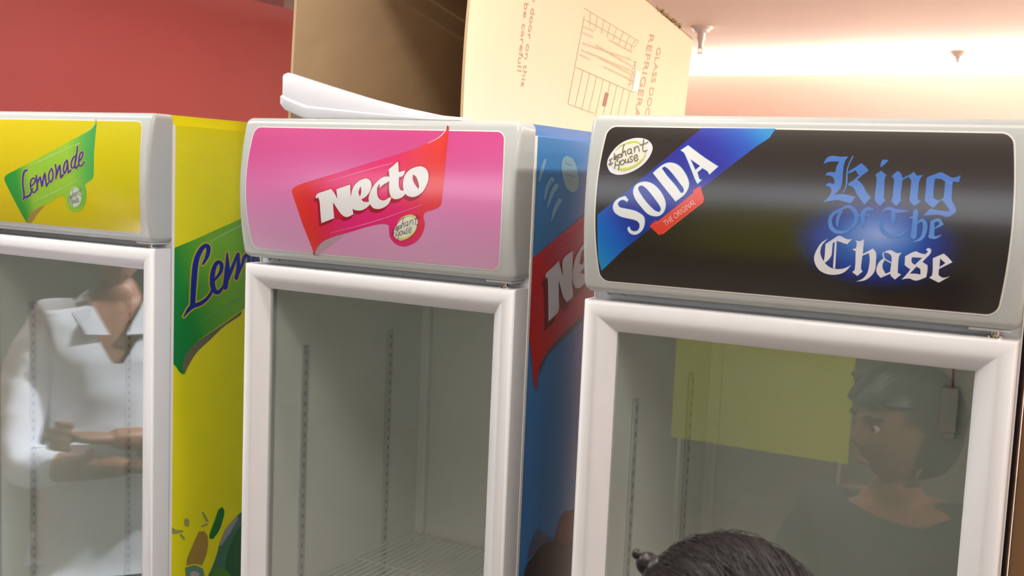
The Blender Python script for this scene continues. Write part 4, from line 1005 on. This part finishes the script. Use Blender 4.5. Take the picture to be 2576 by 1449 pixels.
def hand(bm, wrist, d, palm_n, curl=0.4, L=.18):
    """Five separate fingers on a palm; d points along the fingers."""
    d = d.normalized(); n = palm_n.normalized(); s = d.cross(n).normalized()
    pc = wrist+d*.045
    me = skin_mesh([wrist-d*.02, wrist+d*.02, wrist+d*.055, wrist+d*.085], [(0, 1), (1, 2), (2, 3)], [(.024, .019), (.030, .017), (.040, .015), (.036, .013)], 2)
    add_mesh(bm, me)
    for k, (off, ln) in enumerate(((-.030, .066), (-.010, .078), (.011, .073), (.030, .058))):
        p = wrist+d*.078+s*off; pts = [p]; a = curl*.5; dd = d
        for q in (.45, .32, .23):
            dd = (d*math.cos(a)+n*math.sin(a)).normalized(); pts.append(pts[-1]+dd*ln*q); a += curl
        add_mesh(bm, skin_mesh(pts, [(0, 1), (1, 2), (2, 3)], [.0095, .0088, .008, .0068], 2))
    p = wrist+d*.022-s*.026
    q1 = p+(d*.6-s*.8).normalized()*.035+n*.006; q2 = q1+(d*.85-s*.4+n*.35).normalized()*.03; q3 = q2+(d*.9-s*.1+n*.4).normalized()*.022
    add_mesh(bm, skin_mesh([p, q1, q2, q3], [(0, 1), (1, 2), (2, 3)], [.0135, .011, .0098, .008], 2))

def person(loc, rz, H, label, arms, top_m, neck_v, female, hair_fn, head_rot=(0, 0, 0), bulk=1.0):
    """Standing figure facing local -Y, height H."""
    s = H/1.72; root = tag(empty('person', loc, rz), label, 'person')
    b = bulk
    P = {'pel': (0, 0, .93), 'wst': (0, .0, 1.06), 'chs': (0, .005, 1.24), 'shc': (0, .015, 1.385), 'nk0': (0, .012, 1.445), 'nk1': (0, -.004, 1.52)}
    V = [Vector(P[k])*s for k in ('pel', 'wst', 'chs', 'shc', 'nk0', 'nk1')]
    Rd = [(.155*b, .105*b), (.135*b, .095*b), (.150*b, .108*b), (.105, .075), (.058, .058), (.054, .055)]
    E = [(0, 1), (1, 2), (2, 3), (3, 4), (4, 5)]
    def add(p, r, par): V.append(Vector(p)*s); Rd.append(r); E.append((par, len(V)-1)); return len(V)-1
    hands = []
    tors = 6
    for sx, pts in ((-1, arms[0]), (1, arms[1])):
        i = add((sx*.15, .012, 1.395), .062, 3); i = add(pts[0], .056, i); i = add([(a+c)/2 for a, c in zip(pts[0], pts[1])], .047, i); i = add(pts[1], .040, i); i = add([(a*.6+c*.4) for a, c in zip(pts[1], pts[2])], .039, i); i = add(pts[2], .026, i)
        hands.append((Vector(pts[2])*s, (Vector(pts[2])-Vector(pts[1])).normalized(), Vector(pts[3])))
    arm_end = len(V)
    legs0 = len(V)
    for sx in (-1, 1):
        i = add((sx*.09, 0, .84), .088*b, 0); i = add((sx*.10, -.005, .66), .074*b, i); i = add((sx*.10, -.008, .48), .053, i); i = add((sx*.10, .012, .33), .052, i); i = add((sx*.10, .018, .10), .034, i); i = add((sx*.10, .012, .045), .036, i)
        i = add((sx*.105, -.07, .034), (.036, .026), i); i = add((sx*.11, -.15, .026), (.034, .02), i)
    Rd = [(r[0]*s, r[1]*s) if isinstance(r, tuple) else r*s for r in Rd]
    bm = bmesh.new(); add_mesh(bm, skin_mesh(V, E, Rd, 2))
    hs = s*(1.0 if not female else 1.06)
    HM = Matrix.Translation(Vector((0, -.022, 1.615))*s) @ Matrix.Rotation(head_rot[2], 4, 'Z') @ Matrix.Rotation(head_rot[0], 4, 'X') @ Matrix.Rotation(head_rot[1], 4, 'Y') @ Matrix.Scale(hs, 4)
    add_mesh(bm, head_mesh(female), HM)
    for w_, d_, n_ in hands: hand(bm, w_, d_, n_)
    body = bm_obj('body', bm, M_SKIN, root, 180)
    rm = body.modifiers.new('r', 'REMESH'); rm.mode = 'VOXEL'; rm.voxel_size = .0055; rm.use_smooth_shade = True
    sm = body.modifiers.new('m', 'SMOOTH'); sm.factor = .5; sm.iterations = 2
    face_parts(root, HM, root)
    # top: torso and sleeves
    def cloth(idx, dr, name, m, fold=.004, cut=None):
        mp = {j: i for i, j in enumerate(idx)}
        vs = [V[j] for j in idx]; es = [(mp[a], mp[c]) for a, c in E if a in mp and c in mp]
        rr = [((Rd[j][0]+dr), (Rd[j][1]+dr)) if isinstance(Rd[j], tuple) else Rd[j]+dr for j in idx]
        me = skin_mesh(vs, es, rr, 3)
        bm = bmesh.new(); bm.from_mesh(me); bm.normal_update()
        for v in bm.verts:
            q = v.co*9; n = noise.noise(Vector((q.x*1.2, q.y*1.2, q.z*2.2)))+.5*noise.noise(Vector((q.x*3, q.y*3, q.z*5+4)))
            v.co += v.normal*(n*fold)
        if cut:
            for nx_ in (-1, 1):
                bmesh.ops.bisect_plane(bm, geom=bm.verts[:]+bm.edges[:]+bm.faces[:], plane_co=(nx_*.012*s, 0, neck_v*s), plane_no=(nx_, 0, -.62), dist=1e-6)
                bmesh.ops.bisect_plane(bm, geom=bm.verts[:]+bm.edges[:]+bm.faces[:], plane_co=(nx_*.075*s, 0, 0), plane_no=(1, 0, 0), dist=1e-6)
            for zz_ in (neck_v*s, 1.43*s): bmesh.ops.bisect_plane(bm, geom=bm.verts[:]+bm.edges[:]+bm.faces[:], plane_co=(0, 0, zz_), plane_no=(0, 0, 1), dist=1e-6)
            bmesh.ops.delete(bm, geom=[f for f in bm.faces if cut(f.calc_center_median())], context='FACES')
        o = bm_obj(name, bm, m, root, 180)
        return o
    top_idx = [0, 1, 2, 3]+list(range(6, arm_end))
    # drop the wrists so hands and cuffs show
    last = [11, 17]
    top_idx = [j for j in top_idx if j not in last]
    V.append(Vector((0, .0, .80))*s); Rd.append((.165*b*s, .112*s)); E.append((0, len(V)-1)); ext = len(V)-1
    zv = neck_v*s
    cut = lambda c: (c.z > zv and c.y < .02*s and abs(c.x) < .012*s+(c.z-zv)*.62) or (c.z > 1.43*s and abs(c.x) < .075*s)
    cloth(top_idx+[ext], .014*s, 'shirt' if not female else 'blouse', top_m, .007, cut)
    cloth([0, 1]+list(range(legs0, legs0+5))+list(range(legs0+8, legs0+13)), .006*s, 'trousers', M_TROU, .006)
    for sx in (-1, 1):
        me = skin_mesh([Vector((sx*.10, .035, .04))*s, Vector((sx*.103, -.04, .04))*s, Vector((sx*.108, -.12, .032))*s, Vector((sx*.112, -.175, .026))*s], [(0, 1), (1, 2), (2, 3)], [(.042, .036), (.044, .036), (.044, .028), (.036, .02)], 2)
        bm = bmesh.new(); bm.from_mesh(me)
        for v in bm.verts: v.co.z = max(v.co.z, .001)
        bm_obj('shoe', bm, M_SHOE, root, 60)
    # collar
    if not female:
        for sx in (-1, 1):
            bm = bmesh.new()
            a = [(sx*.068, .03, 1.475), (sx*.072, -.02, 1.468), (sx*.058, -.062, 1.440), (sx*.02, -.098, 1.372), (sx*.075, -.105, 1.375), (sx*.105, -.06, 1.425), (sx*.105, .0, 1.445), (sx*.09, .045, 1.455)]
            top_ = [bm.verts.new(Vector(p)*s) for p in a]
            f = bm.faces.new(top_); 
            r = bmesh.ops.extrude_face_region(bm, geom=[f]); 
            for v in [g for g in r['geom'] if isinstance(g, bmesh.types.BMVert)]: v.co += Vector((0, 0.002, -.004))
            bmesh.ops.recalc_face_normals(bm, faces=bm.faces[:])
            bm_obj('collar', bm, top_m, root)
    hair_fn(root, HM, s)
    return root, HM

def short_hair(root, HM, s):
    bm = bmesh.new(); bmesh.ops.create_uvsphere(bm, u_segments=48, v_segments=32, radius=1)
    bmesh.ops.delete(bm, geom=[v for v in bm.verts if (v.co.z < .25 and v.co.y < -.25) or v.co.z < -.35 or (v.co.y < -.6 and v.co.z < .62)], context='VERTS')
    for v in bm.verts:
        n = 1+.02*noise.noise(v.co*7); v.co = HM @ Vector((v.co.x*.083*n, v.co.y*.106*n+.002, v.co.z*.126*n))
    bmesh.ops.solidify(bm, geom=bm.faces[:], thickness=.004)
    bm_obj('hair', bm, M_HAIR, root, 60)

ARM_FOLD = ([(-.235, -.02, 1.16), (-.215, -.16, 1.09), (.02, -.225, 1.12), (0, 1, 0)][0:1]+[(-.215, -.13, 1.10), (.04, -.20, 1.13), (0, 1, -.1)],
            [(.235, -.02, 1.17), (.215, -.14, 1.06), (-.04, -.235, 1.07), (0, 1, .2)])
ARM_FOLD = ([(-.225, -.02, 1.22), (-.235, -.12, 1.09), (.03, -.215, 1.135), (0, 1, -.1)],
            [(.225, -.02, 1.22), (.235, -.13, 1.05), (-.03, -.235, 1.065), (0, 1, .2)])
ARM_DOWN = ([(-.20, .01, 1.25), (-.225, .02, 1.12), (-.235, -.03, .86), (1, 0, 0)],
            [(.20, .01, 1.25), (.225, .02, 1.12), (.235, -.03, .86), (-1, 0, 0)])
# man with folded arms standing in front of the yellow cooler, just outside the frame on the left
face_dir = Vector((.78, .62))
person((-1.60, -.22, 0), math.atan2(face_dir.y, face_dir.x)+PI/2, 1.76, 'person in a white shirt with folded arms, mirrored in the lemonade cooler glass', ARM_FOLD, M_SHIRT, 1.30, False, short_hair, bulk=1.22)

# dark-haired person in front of the soda cooler; the crown of the head is in the picture
def long_hair(root, HM, s):
    cx, cy, cz = .100, .130, .126
    bm = bmesh.new(); bmesh.ops.create_uvsphere(bm, u_segments=64, v_segments=40, radius=1)
    bmesh.ops.delete(bm, geom=[v for v in bm.verts if (v.co.z < .42 and v.co.y < -.12) or v.co.z < -.80], context='VERTS')
    def surf(p, k=1.0):
        q = Vector((p.x*cx*k, p.y*cy*k+.006, p.z*cz*k)); 
        if p.z < -.1 and p.y > 0: q.y += .02*(-p.z)
        return q
    for v in bm.verts: v.co = HM @ surf(v.co.normalized(), 1+.012*noise.noise(v.co*6))
    bmesh.ops.solidify(bm, geom=bm.faces[:], thickness=.004)
    cap = bm_obj('hair', bm, M_HAIR, root, 60)
    # strands following the scalp from the parting to a knot at the back
    cu = bpy.data.curves.new('strands', 'CURVE'); cu.dimensions = '3D'; cu.bevel_depth = .0006; cu.bevel_resolution = 0; cu.resolution_u = 4
    knot = Vector((.05, .98, .05)).normalized()
    for i in range(2600):
        th = random.uniform(-1.35, 1.35)
        st = Vector((math.sin(th)*.99, -.42+.12*math.cos(th)-random.random()*.15+.9*random.random()**2, math.cos(th)*.95))
        if random.random() < .5: st = Vector((random.gauss(0, .45), random.uniform(-.5, .8), abs(random.gauss(.8, .2))))
        st.normalize()
        e = (knot+Vector((random.gauss(0, .16), 0, random.gauss(0, .16)))).normalized()
        k = random.uniform(1.0, 1.03)
        if random.random() < .07: k = random.uniform(1.03, 1.07)
        sp = cu.splines.new('POLY'); n = 12; sp.points.add(n)
        w1, w2 = random.uniform(-.05, .05), random.uniform(0, 6)
        for j in range(n+1):
            t = j/n; p = st.slerp(e, t) if st.angle(e) < 3.1 else st
            p = (p+Vector((w1*math.sin(t*3+w2), 0, w1*math.cos(t*3+w2)))).normalized()
            q = HM @ surf(p, 1+(k-1)*math.sin(PI*min(1, t*1.1+.05))+.004)
            sp.points[j].co = (*q, 1); sp.points[j].radius = 1-.5*abs(2*t-1)
    o = bpy.data.objects.new('strands', cu); COL.objects.link(o)
    dg = bpy.context.evaluated_depsgraph_get(); me = bpy.data.meshes.new_from_object(o.evaluated_get(dg)); bpy.data.objects.remove(o)
    so = link('hair_strands', me, M_HAIR, root); so['kind'] = 'stuff'
    me.shade_smooth()
    bm = bmesh.new(); pc = pix_plane(1602, 1394, (0, hp[1]+.02, 0), (0, 1, 0)); bmesh.ops.create_uvsphere(bm, u_segments=16, v_segments=12, radius=.0048)
    bmesh.ops.create_uvsphere(bm, u_segments=16, v_segments=12, radius=.011, matrix=Matrix.Translation((.011, .0, -.007))); bmesh.ops.create_uvsphere(bm, u_segments=16, v_segments=12, radius=.017, matrix=Matrix.Translation((.024, .0, -.014))); bmesh.ops.create_uvsphere(bm, u_segments=20, v_segments=14, radius=.026, matrix=Matrix.Translation((.046, .0, -.026)))
    bm_obj('hair_tuft', bm, M_HAIR, root, 60).matrix_local = Matrix.Rotation(-PI, 4, 'Z') @ Matrix.Translation(pc-Vector((hp[0], hp[1], 0)))
    # knot
    bm = bmesh.new(); bmesh.ops.create_uvsphere(bm, u_segments=32, v_segments=20, radius=1)
    for v in bm.verts:
        d = v.co.copy(); rr = 1+.05*math.sin(6*math.atan2(d.z, d.x)+d.y*5); v.co = HM @ (Vector((d.x*.04, d.y*.03, d.z*.038))*rr+Vector((.006, .135, .006)))
    bm_obj('hair_knot', bm, M_HAIR, root, 180)
hpt = pix_plane(1812, 1386, (0, -.60, 0), (0, 1, 0)); hp = (hpt.x, -.60+.02)
rw, HMW = person((hp[0], hp[1], 0), PI, (hpt.z+.0)/1.018, 'person with dark tied hair standing in front of the soda cooler', ARM_DOWN, M_TOP, 1.44, True, long_hair, head_rot=(0.05, 0, .75), bulk=.98)
